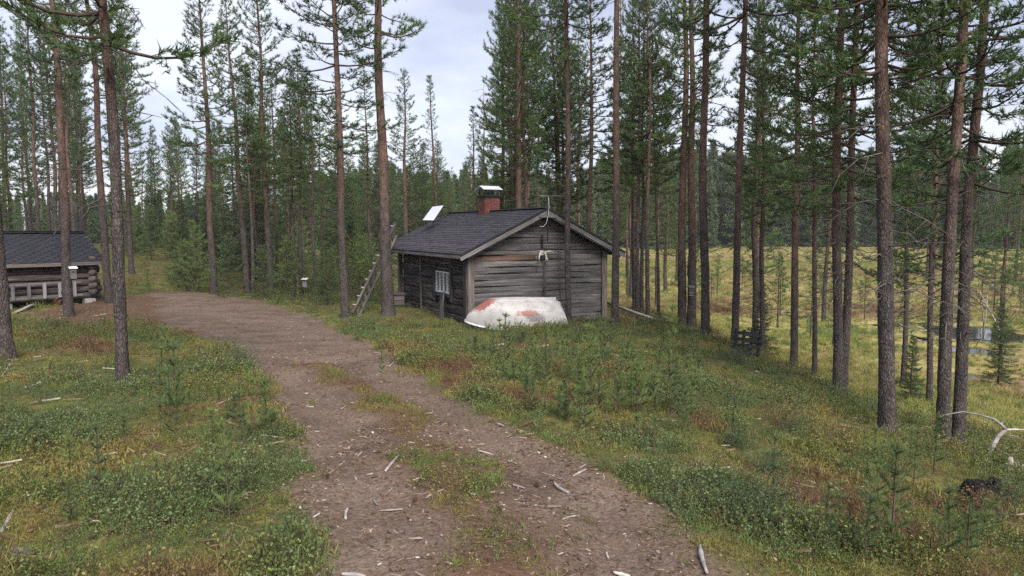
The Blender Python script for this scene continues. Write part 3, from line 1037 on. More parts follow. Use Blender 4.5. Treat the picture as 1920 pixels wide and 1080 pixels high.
# white dish panel on the roof slope
D0 = (C_M @ on_plane(806, 418, 0, 0.9)).y
bl, br = at_depth(792, 413, D0), at_depth(813, 413.5, D0)
tl_, tr_ = at_depth(811, 387.5, D0 + .42), at_depth(832, 385, D0 + .42)
base_pt = at_depth(806, 417, D0 + .1)
dish = tag(empty("roof_panel", base_pt), "white flat panel tilted on a black frame on the cabin roof", "solar panel")
nrm = (br - bl).cross(tl_ - bl).normalized()
vv = [p - base_pt for p in (bl, br, tr_, tl_)]
bk = [p - nrm * .035 for p in vv]
MB().add(vv + bk, [(0, 1, 2, 3), (7, 6, 5, 4), (0, 4, 5, 1), (1, 5, 6, 2), (2, 6, 7, 3), (3, 7, 4, 0)]).build("panel_body", M['black'], dish)
cen = sum(vv, Vector()) / 4
ins = [cen + (p - cen) * .985 + nrm * .004 for p in vv]
MB().add(ins + [p - nrm * .003 for p in ins], [(0, 1, 2, 3), (7, 6, 5, 4), (0, 4, 5, 1), (1, 5, 6, 2), (2, 6, 7, 3), (3, 7, 4, 0)]).build("panel_face", M['panel'], dish)


def roof_pt(px, py):
    """world point of the roof slope that faces the camera, seen at a photo pixel"""
    o, d = C_I @ CAM, C_I.to_3x3() @ ray(px, py)
    # plane: z - SLOPE*x - (HR - SLOPE*W/2) = 0
    t = (HR - SLOPE * W / 2 + SLOPE * o.x - o.z) / (d.z - SLOPE * d.x)
    return C_M @ (o + d * t)


fr = [roof_pt(799, 419), roof_pt(812, 419), roof_pt(842, 403.5), roof_pt(829, 404)]
fr = [p + Vector((0, 0, .03)) for p in fr]
up_ = at_depth(845, 390.5, fr[2].y)
leg_t = (tr_ + (br - tr_) * .12)
for a, b2 in ((fr[0], fr[3]), (fr[1], fr[2]), (fr[1], br), (fr[0], bl + (br - bl) * .4), (fr[2], up_), (up_, leg_t), (fr[3], tl_ + (tr_ - tl_) * .8)):
    tubes_obj("strut", dish, M['black'], [([a - base_pt, b2 - base_pt], .014)], 5)

# ladder leaning on the far corner of the roof
lb, lt = ground_hit(666, 594), at_depth(742, 431, 25.3)
lad = tag(empty("leaning_ladder", lb), "wooden ladder leaning against the cabin eave behind a pine trunk", "ladder")
ax = (lt - lb).normalized()
side = Vector((0.16, 0.98, 0)).normalized()
side = (side - ax * side.dot(ax)).normalized()
side = side * .26
LL = (lt - lb).length
LM = Matrix((( *ax, ), ( *side.normalized(), ), ( *ax.cross(side.normalized()), ))).transposed().to_euler()
for s in (-1, 1):
    board("rail", (LL + .1, .05, .085), M['log_wood'], lad, side * s - ax * .1, LM)
n_r = 11
for i in range(n_r):
    p = ax * (LL * (i + .55) / n_r)
    e2 = Matrix(((*side.normalized(),), (*ax.cross(side.normalized()),), (*(-ax),))).transposed()
    o = board("rung", (.66, .10, .035), M['bleached'], lad, p - side.normalized() * .33 + ax.cross(side.normalized()) * .04, (0, 0, 0))
    xa = side.normalized()
    za = ax
    ya = za.cross(xa)
    o.rotation_euler = Matrix((xa, ya, za)).transposed().to_euler()

# wooden box stool by the far wall section
bp = ground_hit(752, 597)
st = C_I @ bp
stool_loc = C_M @ Vector((-0.55, LEN - .95, 0))
stool_loc.z = gz(stool_loc.x, stool_loc.y)
stl = tag(empty("wooden_stool", stool_loc, (0, 0, YAW)), "small weathered wooden bench box beside the cabin wall near the thick pine", "bench")
board("lid", (.9, .46, .05), M['post_wood'], stl, (-.23, -.45, .52), (0, 0, math.pi / 2)).location = (0, -.45, .52)
board("lid_board", (.8, .4, .035), M['log_wood'], stl, (0, -.4, .475), (0, 0, math.pi / 2))
for (xx, yy) in ((-.16, -.36), (.16, -.36), (-.16, .36), (.16, .36)):
    board("leg", (.5, .09, .09), M['log_wood'], stl, (xx, yy, -.05), UPR)
for i in range(2):
    board("side_board", (.76, .03, .15), M['dark_wood'], stl, (-.20, -.38, .38 - i * .17), (0, 0, math.pi / 2))
    board("side_board", (.34, .03, .15), M['post_wood'], stl, (-.17, -.40, .38 - i * .17))

# plank leaning beneath the window
l0, l1 = on_plane(828, 603, 0, -.38), on_plane(829, 551, 0, -.11)
pl0 = C_M @ l0
lp = tag(board("leaning_plank", ((l1 - l0).length + .06, .26, .05), M['dark_wood'], None, pl0 - Vector((0, 0, .04)), (0, 0, 0), 5, .02), "short wide dark plank leaning on the wall beneath the cabin window", "plank")
xd = (C_M.to_3x3() @ (l1 - l0)).normalized()
yd = (C_M.to_3x3() @ Vector((0, 1, 0)))
yd = (yd - xd * yd.dot(xd)).normalized()
lp.rotation_euler = Matrix((xd, yd, xd.cross(yd))).transposed().to_euler()

# upturned boat
bow = ground_hit(872, 618)
stern = ground_hit(1060, 612)
L_b = 3.05
bd_ = (stern - bow)
bd_.z = 0
heading = math.atan2(bd_.y, bd_.x)
L_b = bd_.length
boat = tag(empty("rowing_boat", (bow.x, bow.y, 0), (0, 0, heading)), "upturned white rowing boat with worn red paint patches in front of the gable", "boat")
boat.location.z = min(gz(bow.x, bow.y), gz(stern.x, stern.y), gz((bow.x + stern.x) / 2, bow.y)) + .02
nS, nA = 40, 61
verts, faces = [], []
for i in range(nS + 1):
    s = i / nS
    fine = min(1, s / .55)
    half = .62 * (math.sin(fine * math.pi / 2) ** .75) * (1 - .10 * max(0, (s - .6) / .4) ** 2) + .012
    depth = .62 * (min(1, (s / .26)) ** .62) * (1 - .06 * max(0, (s - .75) / .25)) + .02
    depth *= 1 - .26 * max(0, (s - .84) / .16) ** 2
    for a in range(nA + 1):
        t = -1 + 2 * a / nA                      # -1..1 across, 0 = keel
        yy = math.copysign(abs(t) ** .92, t) * half
        zz = depth * (1 - abs(t) ** 2.7) ** .62
        zz += .025 * math.exp(-(t / .035) ** 2) * min(1, s * 5)      # keel strip
        zz += .012 * math.exp(-((abs(t) - .62) / .03) ** 2) * min(1, s * 4)      # spray rail
        verts.append((s * (L_b - .16) + .16 * s ** 6 * abs(t) ** 1.5, yy, zz))
for i in range(nS):
    for a in range(nA):
        q = i * (nA + 1) + a
        faces.append((q, q + nA + 1, q + nA + 2, q + 1))
mbh = MB().add(verts, faces)
mbh.add([(verts[nS * (nA + 1) + a][0] + .002, verts[nS * (nA + 1) + a][1], verts[nS * (nA + 1) + a][2]) for a in range(nA + 1)], [tuple(range(nA, -1, -1))])
tilt = empty("hull", (0, 0, 0))
bpy.data.objects.remove(tilt)
TR = (math.radians(20), 0, 0)
hull = mbh.build("hull", M['boat'], boat, True)
hull.rotation_euler, hull.location = TR, (0, 0.1, .22)
gun = MB()
for sgn in (-1, 1):
    pts = [Vector((verts[i * (nA + 1) + (0 if sgn < 0 else nA)])) + Vector((0, sgn * .012, .0)) for i in range(0, nS + 1, 2)]
    gun.tube(pts, [.026] * len(pts), 6)
gw = gun.build("gunwale", M['white_paint'], boat, True)
gw.rotation_euler, gw.location = TR, hull.location
sk = MB().add([(L_b - 1.25, -.018, .585), (L_b - .30, -.018, .575), (L_b - .30, -.018, .695), (L_b - .42, -.018, .70), (L_b - 1.25, -.018, .655), (L_b - 1.25, .018, .585), (L_b - .30, .018, .575), (L_b - .30, .018, .695), (L_b - .42, .018, .70), (L_b - 1.25, .018, .655)],
              [(0, 1, 2, 3, 4), (9, 8, 7, 6, 5), (1, 6, 7, 2), (2, 7, 8, 3), (3, 8, 9, 4), (0, 4, 9, 5)])
sk = sk.build("skeg", M['white_paint'], boat)
sk.rotation_euler, sk.location = TR, hull.location

# ------------------------------------------------------------------ the small log shed
SY = math.radians(51)                            # direction of its long wall, from +X towards +Y
s_end = at_depth(172, 572, 25.0)
shed = tag(empty("log_shed", (s_end.x, s_end.y, gz(s_end.x, s_end.y)), (0, 0, SY)), "low dark log shed with a blue-black shingle roof among the pines", "shed")
S_M = Matrix.Translation(shed.location) @ Matrix.Rotation(SY, 4, 'Z')
S_L, S_W, S_H = 5.2, 3.0, 1.62                   # local: wall runs from x=-S_L to 0, facing -Y
MB().box((-S_L, .12, .12), (-.14, S_W - .12, S_H)).build("inner_wall", M['dark_wood'], shed)
lh = 0.225


def log_part(L_, r, loc, rz, seed, parent=shed, name="log"):
    rr = random.Random(seed)
    n = 9
    pts = [(L_ * i / n, rr.uniform(-.012, .012), rr.uniform(-.012, .012)) for i in range(n + 1)]
    mb = MB().tube(pts, [r * rr.uniform(.93, 1.06) for _ in range(n + 1)], 10)
    o = mb.build(name, M['log_wood'], parent, True)
    o.location, o.rotation_euler = loc, (0, 0, rz)
    return o


for i in range(6):
    zc = .25 + i * lh
    log_part(S_L + .45 + R.uniform(-.05, .08), .118, (-S_L - .2, 0, zc), 0, 40 + i)
    log_part(S_L + .45, .118, (-S_L - .2, S_W, zc), 0, 60 + i)
    log_part(S_W + .6 + R.uniform(-.08, .08), .118, (0, -.30 + R.uniform(-.04, .04), zc + lh / 2), math.pi / 2, 80 + i)
    log_part(S_W + .6, .118, (-S_L, -.30, zc + lh / 2), math.pi / 2, 90 + i)
for xx in (-.1, -2.6, -5.1):
    for yy in (-.05, S_W):
        p = S_M @ Vector((xx, yy, 0))
        MB().box((xx - .17, yy - .14, -.25), (xx + .17, yy + .14, .14)).build("foundation_block", M['concrete'], shed)
sr, s_sl = .86, None
SH_R = S_H + .80                                 # ridge
hwid = S_W / 2 + .38
ang2 = math.atan2(.80, S_W / 2)
SL2 = hwid / math.cos(ang2)
for s in (-1, 1):
    rx0, rx1 = -S_L - .35, .42
    ez = SH_R - hwid * math.tan(ang2)
    yr, ye = S_W / 2, S_W / 2 + s * hwid
    MB().add([(rx0, yr, SH_R), (rx1, yr, SH_R), (rx1, ye, ez), (rx0, ye, ez), (rx0, yr, SH_R - .06), (rx1, yr, SH_R - .06), (rx1, ye, ez - .06), (rx0, ye, ez - .06)],
             [(0, 1, 2, 3), (7, 6, 5, 4), (0, 4, 5, 1), (1, 5, 6, 2), (2, 6, 7, 3), (3, 7, 4, 0)]).build("roof_deck", M['dark_wood'], shed)
    board("eave_board", (rx1 - rx0, .03, .11), M['post_wood'], shed, (rx0, ye + s * .017, ez - .05))
    # hexagonal shingles: each one a piece on the slope in view, joined on the one that faces away
    tw, th = .34, .145
    hexm = MB()
    pts = [(-tw / 2 + .006, .02), (-tw / 2 + .006, -th * .45), (-tw / 4, -th), (tw / 4, -th), (tw / 2 - .006, -th * .45), (tw / 2 - .006, .02)]
    top = [(x, y, .016 if y < -.05 else .006) for x, y in pts]
    hexm.add(top + [(x, y, z_ - .012) for x, y, z_ in top], [tuple(range(5, -1, -1))] + [(i, (i + 1) % 6, 6 + (i + 1) % 6, 6 + i) for i in range(6)])
    hme = hexm.mesh("shingle")
    hme.materials.append(M['shingle_blue'])
    rest = MB()
    rows = int(SL2 / (th * .85)) + 1
    for rI in range(rows):
        dd = SL2 - rI * th * .85 - th * .9
        x = rx0 + tw / 2 + (tw / 2 if rI % 2 else 0)
        while x < rx1 - tw * .3:
            y_ = yr + s * dd * math.cos(ang2)
            z_ = SH_R - dd * math.sin(ang2) + .008
            if s < 0:
                put(hme, "shingle", shed, (x, y_, z_ + R.uniform(0, .003)), (ang2, 0, 0))
            else:
                Mx = Matrix.Translation((x, y_, z_)) @ Matrix.Rotation(math.pi, 4, 'Z') @ Matrix.Rotation(ang2, 4, 'X')
                rest.add([Mx @ Vector(p) for p in hexm.v], hexm.f)
            x += tw
    if rest.v:
        tag(rest.build("shingles", M['shingle_blue'], shed), kind="stuff")
board("ridge_cap", (S_L + .8, .3, .03), M['shingle_blue'], shed, (-S_L - .36, S_W / 2, SH_R + .012))

# ladder lying on edge along the shed wall
lp0 = S_M @ Vector((-5.4, -.33, .30))
lad2 = tag(empty("wall_ladder", lp0, (0, 0, SY)), "pale grey wooden ladder lying on edge along the shed wall", "ladder")
board("rail", (5.0, .05, .07), M['trim'], lad2, (0, 0, 0), (0, 0, 0))
board("rail", (5.0, .05, .07), M['trim'], lad2, (0, .06, .44), (0, 0, 0))
for i in range(11):
    board("rung", (.50, .04, .10), M['trim'], lad2, (.25 + i * .45, -.045, -.03), (0, -math.pi / 2 , 0))
# root stump and plank before the shed
rp = ground_hit(108, 574)
rs = tag(empty("root_stump", rp), "brown rotten stump with upturned roots in front of the shed", "stump")
mb = MB()
mb.tube([(-.45, 0, .12), (-.1, .02, .16), (.22, 0, .2), (.34, 0, .2)], [.16, .18, .22, .1], 9)
mb.build("stump_body", M['stump'], rs, True)
for i in range(8):
    a = i * .8
    p1 = Vector((.25, .16 * math.cos(a), .2 + .16 * math.sin(a)))
    p2 = p1 + Vector((.12, .22 * math.cos(a), .26 * math.sin(a) + .05))
    p3 = p2 + Vector((R.uniform(-.1, .1), .12 * math.cos(a), .18 * math.sin(a)))
    tubes_obj("root", rs, M['stump'], [([p1, p2, p3], [.06, .035, .012])])
d0, d1 = ground_hit(28, 588), at_depth(84, 562, ground_hit(84, 572).y)
pk = tag(board("loose_plank", ((d1 - d0).length, .12, .03), M['bleached'], None, d0 + Vector((0, 0, .03)), (0, 0, 0), 3), "grey loose plank slanting below the ladder at the shed", "plank")
xd = (d1 - d0).normalized()
yd = Vector((-xd.y, xd.x, 0)).normalized()
pk.rotation_euler = Matrix((xd, yd, xd.cross(yd))).transposed().to_euler()
# ------------------------------------------------------------------ trees
def unit(a):
    return a / (np.linalg.norm(a, axis=-1, keepdims=True) + 1e-9)


def blades(pos, dirs, size, k, spread, length, width, rng):
    """k thin triangles around each tuft"""
    n = len(pos)
    P = np.repeat(pos, k, 0)
    D = np.repeat(dirs, k, 0)
    S = np.repeat(size, k)[:, None]
    rv = unit(rng.normal(size=(n * k, 3)))
    nd = unit(D + rv * spread)
    base = P + D * S * length * rng.uniform(-.5, .5, (n * k, 1))
    w = unit(np.cross(nd, rng.normal(size=(n * k, 3)))) * (width * .5) * S
    ln = length * S * rng.uniform(.7, 1.25, (n * k, 1))
    v = np.empty((n * k, 3, 3))
    v[:, 0] = base - w
    v[:, 1] = base + w
    v[:, 2] = base + nd * ln
    return v.reshape(-1, 3), np.arange(n * k * 3).reshape(-1, 3)


def tubes_np(chains, sides):
    V, Fq, o = [], [], 0
    for pts, rad in chains:
        v, f = tube(pts, rad, sides, cap=False)
        V.extend([tuple(p) for p in v])
        Fq.extend([tuple(i + o for i in q) for q in f])
        o += len(v)
    return V, Fq


def conifer(seed, H, cb, Rad, kind='pine', tuft_k=12, dens=1.0, blade=(0.10, 0.015), gap=0.42, mats=None):
    """returns (limb mesh, needle mesh) for a conifer of height H whose live crown starts at cb*H"""
    r = random.Random(seed)
    rng = np.random.default_rng(seed)
    limbs, tp, td, ts = [], [], [], []
    z = cb * H
    while z < H - 0.15:
        t = (z - cb * H) / (H - cb * H)
        if kind == 'pine':
            prof = min(1, .62 + t * 2.2) * (max(0, 1 - t) ** .75) + .05
            el = math.radians(-8 + 58 * t)
            nb = r.choice([3, 4, 4, 5])
        else:
            prof = (max(0, 1 - t) ** .85) + .03
            el = math.radians(-22 + 50 * t)
            nb = r.choice([5, 6, 6])
        a0 = r.uniform(0, 6.3)
        for bI in range(nb):
            if kind == 'pine' and r.random() < .16 * (1 - t):
                continue
            az = a0 + 2 * math.pi * bI / nb + r.uniform(-.35, .35)
            L = Rad * prof * r.uniform(.55, 1.2)
            if L < .08:
                continue
            e = el + r.uniform(-.22, .22)
            d = np.array([math.cos(az) * math.cos(e), math.sin(az) * math.cos(e), math.sin(e)])
            side = np.array([-math.sin(az), math.cos(az), 0])
            p0 = np.array([0, 0, z + r.uniform(-.12, .12)])
            n = 5
            pts = []
            curl = r.uniform(.05, .28) * L if kind == 'pine' else r.uniform(.0, .12) * L
            sw = r.uniform(-.14, .14) * L
            for i in range(n + 1):
                s = i / n
                droop = -.10 * L * math.sin(s * math.pi) if kind == 'pine' else -.12 * L * math.sin(s * math.pi)
                pts.append(p0 + d * L * s + np.array([0, 0, curl * s * s + droop]) + side * sw * s * s)
            r0 = .010 + .012 * L
            limbs.append(([Vector(p) for p in pts], [r0 * (1 - .8 * i / n) for i in range(n + 1)]))
            start = .30 if kind == 'pine' else .12
            m = max(3, int(L * (7.5 if kind == 'pine' else 9) * dens))
            for j in range(m):
                s = start + (1 - start) * (j + r.random()) / m
                i = min(n - 1, int(s * n))
                fr = s * n - i
                q = pts[i] * (1 - fr) + pts[i + 1] * fr
                sg = 1 if (j % 2) else -1
                out = (pts[i + 1] - pts[i])
                out = out / np.linalg.norm(out)
                sd_ = out * .75 + side * sg * r.uniform(.5, 1.1) + np.array([0, 0, r.uniform(-.1, .45)])
                sd_ /= np.linalg.norm(sd_)
                sl = (.10 + .34 * L * (1 - s * .7)) * r.uniform(.5, 1.1)
                sl = min(sl, .75)
                e2 = q + sd_ * sl
                if sl > .18:
                    limbs.append(([Vector(q), Vector(e2)], [.006, .002]))
                nt_ = max(1, int(round(sl / (.105 if kind == 'pine' else .075))))
                for u in range(nt_):
                    fu = (u + 1) / nt_
                    if kind == 'pine' and fu < .35 and nt_ > 2:
                        continue
                    jit = rng.normal(size=3) * .025
                    tp.append(q + (e2 - q) * fu + jit)
                    dd = sd_ + np.array([0, 0, .35 if kind == 'pine' else -.05]) + rng.normal(size=3) * .25
                    td.append(dd)
                    ts.append(r.uniform(.8, 1.25))
            tp.append(pts[-1])
            td.append(d + np.array([0, 0, .5]))
            ts.append(1.2)
        z += gap * r.uniform(.75, 1.25) * (1 - .35 * t)
    tp.append(np.array([0, 0, H - .1]))
    td.append(np.array([0, 0, 1.0]))
    ts.append(1.3)
    lv, lf = tubes_np(limbs, 4)
    limb_me = np_mesh("branches", np.array(lv), np.array(lf), [M['limb']], True)
    bv, bf = blades(np.array(tp), unit(np.array(td)), np.array(ts), tuft_k, 0.95, blade[0], blade[1], rng)
    nd_me = np_mesh("crown", bv, bf, [(mats or (M['needle'] if kind == 'pine' else M['spruce']))])
    return limb_me, nd_me


def trunk_mesh(seed, H, r0, sides=16, rings=44, flare=.25, bend=.10):
    r = random.Random(seed)
    a1, a2, p1, p2 = r.uniform(0, 6.3), r.uniform(0, 6.3), r.uniform(0, 6.3), r.uniform(0, 6.3)
    k = np.arange(rings + 1) / rings
    zz = H * k ** 1.25
    rad = r0 * ((1 - zz / H) ** .75 * .98 + .02) * (1 + flare * 1.5 * np.exp(-zz / .20))
    env = np.sin(np.clip(zz / H, 0, 1) * math.pi)
    ox = bend * env * np.sin(zz * .55 + p1) * math.cos(a1) + bend * .5 * env * np.sin(zz * 1.1 + p2) * math.cos(a2)
    oy = bend * env * np.sin(zz * .55 + p1) * math.sin(a1) + bend * .5 * env * np.sin(zz * 1.1 + p2) * math.sin(a2)
    th = 2 * math.pi * np.arange(sides) / sides
    rng = np.random.default_rng(seed)
    dis = 1 + rng.uniform(-.07, .07, (rings + 1, sides)) + .05 * np.sin(th * 3 + p1)[None, :] * np.exp(-zz / .5)[:, None]
    X_ = ox[:, None] + rad[:, None] * dis * np.cos(th)
    Y_ = oy[:, None] + rad[:, None] * dis * np.sin(th)
    Z_ = np.repeat(zz[:, None] - .15 * (k[:, None] == 0), sides, 1)
    v = np.stack([X_.ravel(), Y_.ravel(), Z_.ravel()], 1)
    i, j = np.meshgrid(np.arange(rings), np.arange(sides), indexing='ij')
    j2 = (j + 1) % sides
    f = np.stack([(i * sides + j).ravel(), (i * sides + j2).ravel(), ((i + 1) * sides + j2).ravel(), ((i + 1) * sides + j).ravel()], 1)
    return np_mesh("trunk", v, f, [M['bark']], True)


def twig_mesh(seed, z0, z1, r0, n, Lmax=.9):
    """dead lower branches: thin, drooping, broken"""
    r = random.Random(seed)
    ch = []
    for _ in range(n):
        z = r.uniform(z0, z1)
        az = r.uniform(0, 6.3)
        L = Lmax * r.uniform(.12, 1) ** 1.7 + .05
        e = r.uniform(-.35, .45)
        d = Vector((math.cos(az) * math.cos(e), math.sin(az) * math.cos(e), math.sin(e)))
        p = [Vector((math.cos(az), math.sin(az), 0)) * r0 * .5 + Vector((0, 0, z))]
        for i in range(4):
            p.append(p[-1] + d * L / 4 + Vector((r.uniform(-.08, .08), r.uniform(-.08, .08), r.uniform(-.16, .03) - .03 * i)) * L)
        ch.append((p, [.010, .008, .006, .004, .002]))
        for _ in range(int(L * 5)):
            i = r.randint(1, 3)
            q = p[i] + Vector((r.uniform(-1, 1), r.uniform(-1, 1), r.uniform(-.9, .3))) * L * .28
            ch.append(([p[i], q], [.006, .002]))
    v, f = tubes_np(ch, 4)
    return np_mesh("dead_twigs", np.array(v), np.array(f), [M['twig']], True)


HN = 15.0
POOL = []                                        # (crown base share, limb mesh, needle mesh), all HN tall
for i, (cb, rad) in enumerate([(.20, 1.75), (.22, 1.55), (.30, 1.7), (.32, 1.9), (.42, 1.8), (.44, 1.6), (.55, 1.8), (.57, 2.0)]):
    POOL.append((cb, *conifer(50 + i, HN, cb, rad, tuft_k=15, dens=1.12, blade=(.12, .019), gap=.46)))
THIN = [(.25, *conifer(80 + i, HN, .25, 1.0 + .15 * i, tuft_k=10, dens=.9, blade=(.12, .02), gap=.5)) for i in range(3)]
SPRUCE = [conifer(90 + i, 6.0, .04, 1.15 + .15 * i, 'spruce', 9, 1.0, (.09, .02), .24) for i in range(3)]
YOUNG = [conifer(95 + i, 3.0, .05, .85, 'pine', 16, 1.6, (.10, .013), .24, mats=M['young']) for i in range(3)]
BOGP = [conifer(100 + i, 3.0, .28, .38, 'pine', 10, 1.3, (.09, .014), .26) for i in range(3)]
TRUNKS = [trunk_mesh(20 + i, HN, .13, 12, 30, bend=.12) for i in range(6)]
THIN_TRUNKS = [trunk_mesh(30 + i, HN, .10, 10, 26, bend=.10) for i in range(3)]
SMALL_TRUNK = trunk_mesh(40, 3.0, .035, 8, 12, bend=.03)
SPRUCE_TRUNK = trunk_mesh(41, 6.0, .07, 8, 16, bend=.02)
TWIGS = [twig_mesh(60 + i, 1.2, 6.5, .1, 34, 1.0) for i in range(4)]


def named_pine(bx, by, tx, ty, wpx, H, cbz, label, group=None, d=None, crown_w=1.0, twigs=24, twig_z=(1.2, None), thin=False, flare=.25):
    """one catalogued pine: base pixel, a second trunk pixel that fixes the lean, trunk width in photo pixels"""
    if d is None:
        P = ground_hit(bx, by)
    else:
        r_ = ray(bx, by)
        P = Vector((r_.x * d, d, 0))
    P.z = gz(P.x, P.y) - .03
    top = at_depth(tx, ty, P.y)
    ax_ = (top - P).normalized()
    root = empty("pine_tree", P)
    q_ = Vector((0, 0, 1)).rotation_difference(ax_)
    root.rotation_euler = (q_.to_matrix() @ Matrix.Rotation(R.uniform(0, 6.28), 3, 'Z')).to_euler()
    tag(root, label, "tree", group)
    dist = (P - CAM).length
    r0 = max(.04, wpx / F * dist / 2 * .86) / (1 - .1)
    link("trunk", trunk_mesh(R.randint(0, 9999), H, r0, 18 if dist < 14 else 14, 60 if dist < 14 else 44, flare, .07), root)
    pool = THIN if thin else POOL
    cbr = cbz / H
    best = sorted(pool, key=lambda p: abs(p[0] - cbr))[:2]
    ch = R.choice(best)
    # stretch the crown so that it starts at cbz and ends at H
    sz = (H - cbz) / (HN * (1 - ch[0]))
    oz = cbz - ch[0] * HN * sz
    rz = R.uniform(0, 6.28)
    sxy = crown_w * R.uniform(.92, 1.08)
    put(ch[1], "branches", root, (0, 0, oz), (0, 0, rz), (sxy, sxy, sz))
    put(ch[2], "crown", root, (0, 0, oz), (0, 0, rz), (sxy, sxy, sz))
    if twigs:
        tag(link("dead_twigs", twig_mesh(R.randint(0, 9999), twig_z[0], twig_z[1] or cbz + .6, r0, twigs, 1.0), root), kind="stuff")
    return root


G_EDGE = "pines standing along the slope edge above the bog"
named_pine(8, 672, -22, 300, 27, 15, 6.5, "thick grey pine trunk leaning beside the dry sticks and log shed ladder", twigs=8, twig_z=(3, None))
named_pine(130, 593, 98, 0, 15, 16, 6.5, "pine in front of the log shed with a white nest box on its trunk", twigs=40, twig_z=(2.6, None))
named_pine(231, 722, 195, 0, 20, 15, 4.4, "tall pine with scaly grey base and reddish upper trunk beside the track near the shed", twigs=34, twig_z=(2.2, 5.5))
named_pine(205, 570, 164, 0, 13, 17, 7.0, "grey pine rising right by the corner log ends of the shed", twigs=46, twig_z=(3.0, None))
named_pine(247, 512, 228, 150, 9, 12, 4.2, "slender pine with pale trunk on the mossy mound behind the shed", twigs=26, d=36)
named_pine(402, 550, 378, 60, 13, 14.6, 5.6, "tall pine rising out of the young spruces beside the bend of the track", twigs=30, twig_z=(3, None))
named_pine(465, 556, 432, 120, 12, 12.5, 4.8, "pine beside the track bend, next to a thinner twin trunk", twigs=20)
named_pine(475, 558, 462, 200, 7, 9.5, 4.0, "thinner twin trunk close beside a pine at the track bend", twigs=14, thin=True)
named_pine(509, 557, 484, 60, 12, 14.5, 5.0, "orange-stemmed pine standing between the track and the forest nest box", twigs=24)
named_pine(521, 540, 510, 200, 7, 11, 4.5, "slim reddish pine just behind the orange-stemmed pine by the track", twigs=16, thin=True, d=36)
named_pine(648, 597, 625, 0, 16, 15.5, 5.2, "straight pine at the foot of the leaning ladder", twigs=30, twig_z=(3, None), crown_w=1.15)
named_pine(728, 592, 707, 0, 23, 17, 7.6, "thick pine between the leaning ladder and the cabin", twigs=34, twig_z=(4.2, None), flare=.3)
named_pine(697, 560, 684, 180, 7, 10.5, 4.3, "thin pine behind the leaning ladder", twigs=14, thin=True, d=33)
named_pine(553, 562, 545, 250, 7, 9.5, 4, "slim pine among the bushes close to the nest box post", twigs=14, thin=True, d=31)
named_pine(566, 565, 560, 250, 8, 10.5, 4.5, "pine carrying the small grey nest box at the forest edge", twigs=14, thin=True, d=30.5)
named_pine(592, 570, 585, 300, 6, 9, 4, "thin young pine between the nest box and the ladder", twigs=14, thin=True, d=30)
named_pine(763, 560, 757, 95, 10, 14.0, 5.0, "dense conical pine rising behind the white roof panel", d=47, twigs=20, crown_w=1.05)
named_pine(824, 560, 803, 95, 8, 14.0, 5.0, "slender pointed pine standing alone against the sky behind the cabin", d=48, twigs=24, thin=True)
named_pine(893, 560, 886, 175, 7, 12.2, 4.8, "sparse pine next to the dead grey pine behind the chimney", d=48, thin=True, twigs=30)
named_pine(974, 560, 971, 0, 15, 16, 5.8, "reddish pine rising behind the cabin ridge near the antenna", d=30, twigs=26, crown_w=1.1)
named_pine(983, 560, 984, 0, 10, 16, 6.2, "dark trunk paired with the reddish pine behind the ridge", d=31, twigs=20)
named_pine(1066, 606, 1061, 0, 12, 16, 7.6, "slim pine standing right in front of the cabin gable beside the boat", twigs=6, twig_z=(4, None))
named_pine(1153, 616, 1157, 0, 15, 18, 9.4, "straight pale pine just past the corner of the cabin", twigs=4, twig_z=(4, None))
named_pine(1105, 560, 1108, 0, 11, 15, 5.0, "dark leafy pine behind the lower end of the cabin roof", d=30, crown_w=1.15)
named_pine(1062, 560, 1030, 0, 10, 15, 5.0, "dense green pine behind the cabin apex and antenna", d=33, crown_w=1.2)
edge = [(1189, 583, 1187, 200, 8, 13, 5.5), (1195, 592, 1199, 0, 9, 14, 5.0), (1203, 588, 1206, 200, 8, 13, 5.5), (1215, 609, 1215, 0, 9, 14.5, 6.0), (1235, 597, 1226, 200, 6, 11, 5.0),
        (1279, 618, 1284, 0, 17, 17, 7.2), (1322, 636, 1323, 0, 17, 17, 7.6), (1377, 656, 1397, 0, 14, 16, 6.4), (1415, 662, 1421, 100, 12, 14, 5.0),
        (1429, 677, 1431, 150, 10, 13, 4.6), (1488, 700, 1498, 0, 14, 15, 5.0), (1527, 705, 1528, 100, 9, 13, 4.8), (1664, 815, 1660, 0, 27, 15, 5.0),
        (1693, 725, 1714, 200, 9, 9, 2.8), (1742, 760, 1762, 130, 10, 11, 3.2), (1768, 840, 1795, 0, 21, 13, 4.0), (1795, 840, 1838, 0, 19, 13, 3.8)]
edge_lab = ["pine behind the cabin corner, first of a tight clump beyond the handrail", "taller pine in the tight clump beyond the handrail", "dark pine in the tight clump beyond the handrail",
            "grey pine beside the upper end of the handrail", "very thin pine beyond the handrail",
            "stout pine beside the one bearing a nest box at the slope edge", "reddish pine at the lower end of the handrail, past the nest box tree", "dark pine leaning slightly above the lower handrail end", "pine standing right against the black crate",
            "thinner pine on the far side of the black crate", "straight pine alone on the slope edge past the crate", "slim orange pine next to the twin-stemmed pine", "thick rough-barked pine alone on the open slope",
            "thin crooked pine with drooping low branches near the bog pools", "slender reddish pine behind the close pair on the slope", "first of two close pines, dark and straight, above the bleached branch", "second of two close pines, leaning out over the bleached branch"]
for e_, lb_ in zip(edge, edge_lab):
    named_pine(*e_, label=lb_, group=G_EDGE, twigs=40 if e_[0] > 1240 else 22, twig_z=(1.6, None), crown_w=.85 if e_[4] < 12 else .98)
named_pine(1297, 624, 1297, 0, 17, 17, 6.8, "pine bearing a small wooden nest box at the slope edge", G_EDGE, twigs=34, twig_z=(2, None))
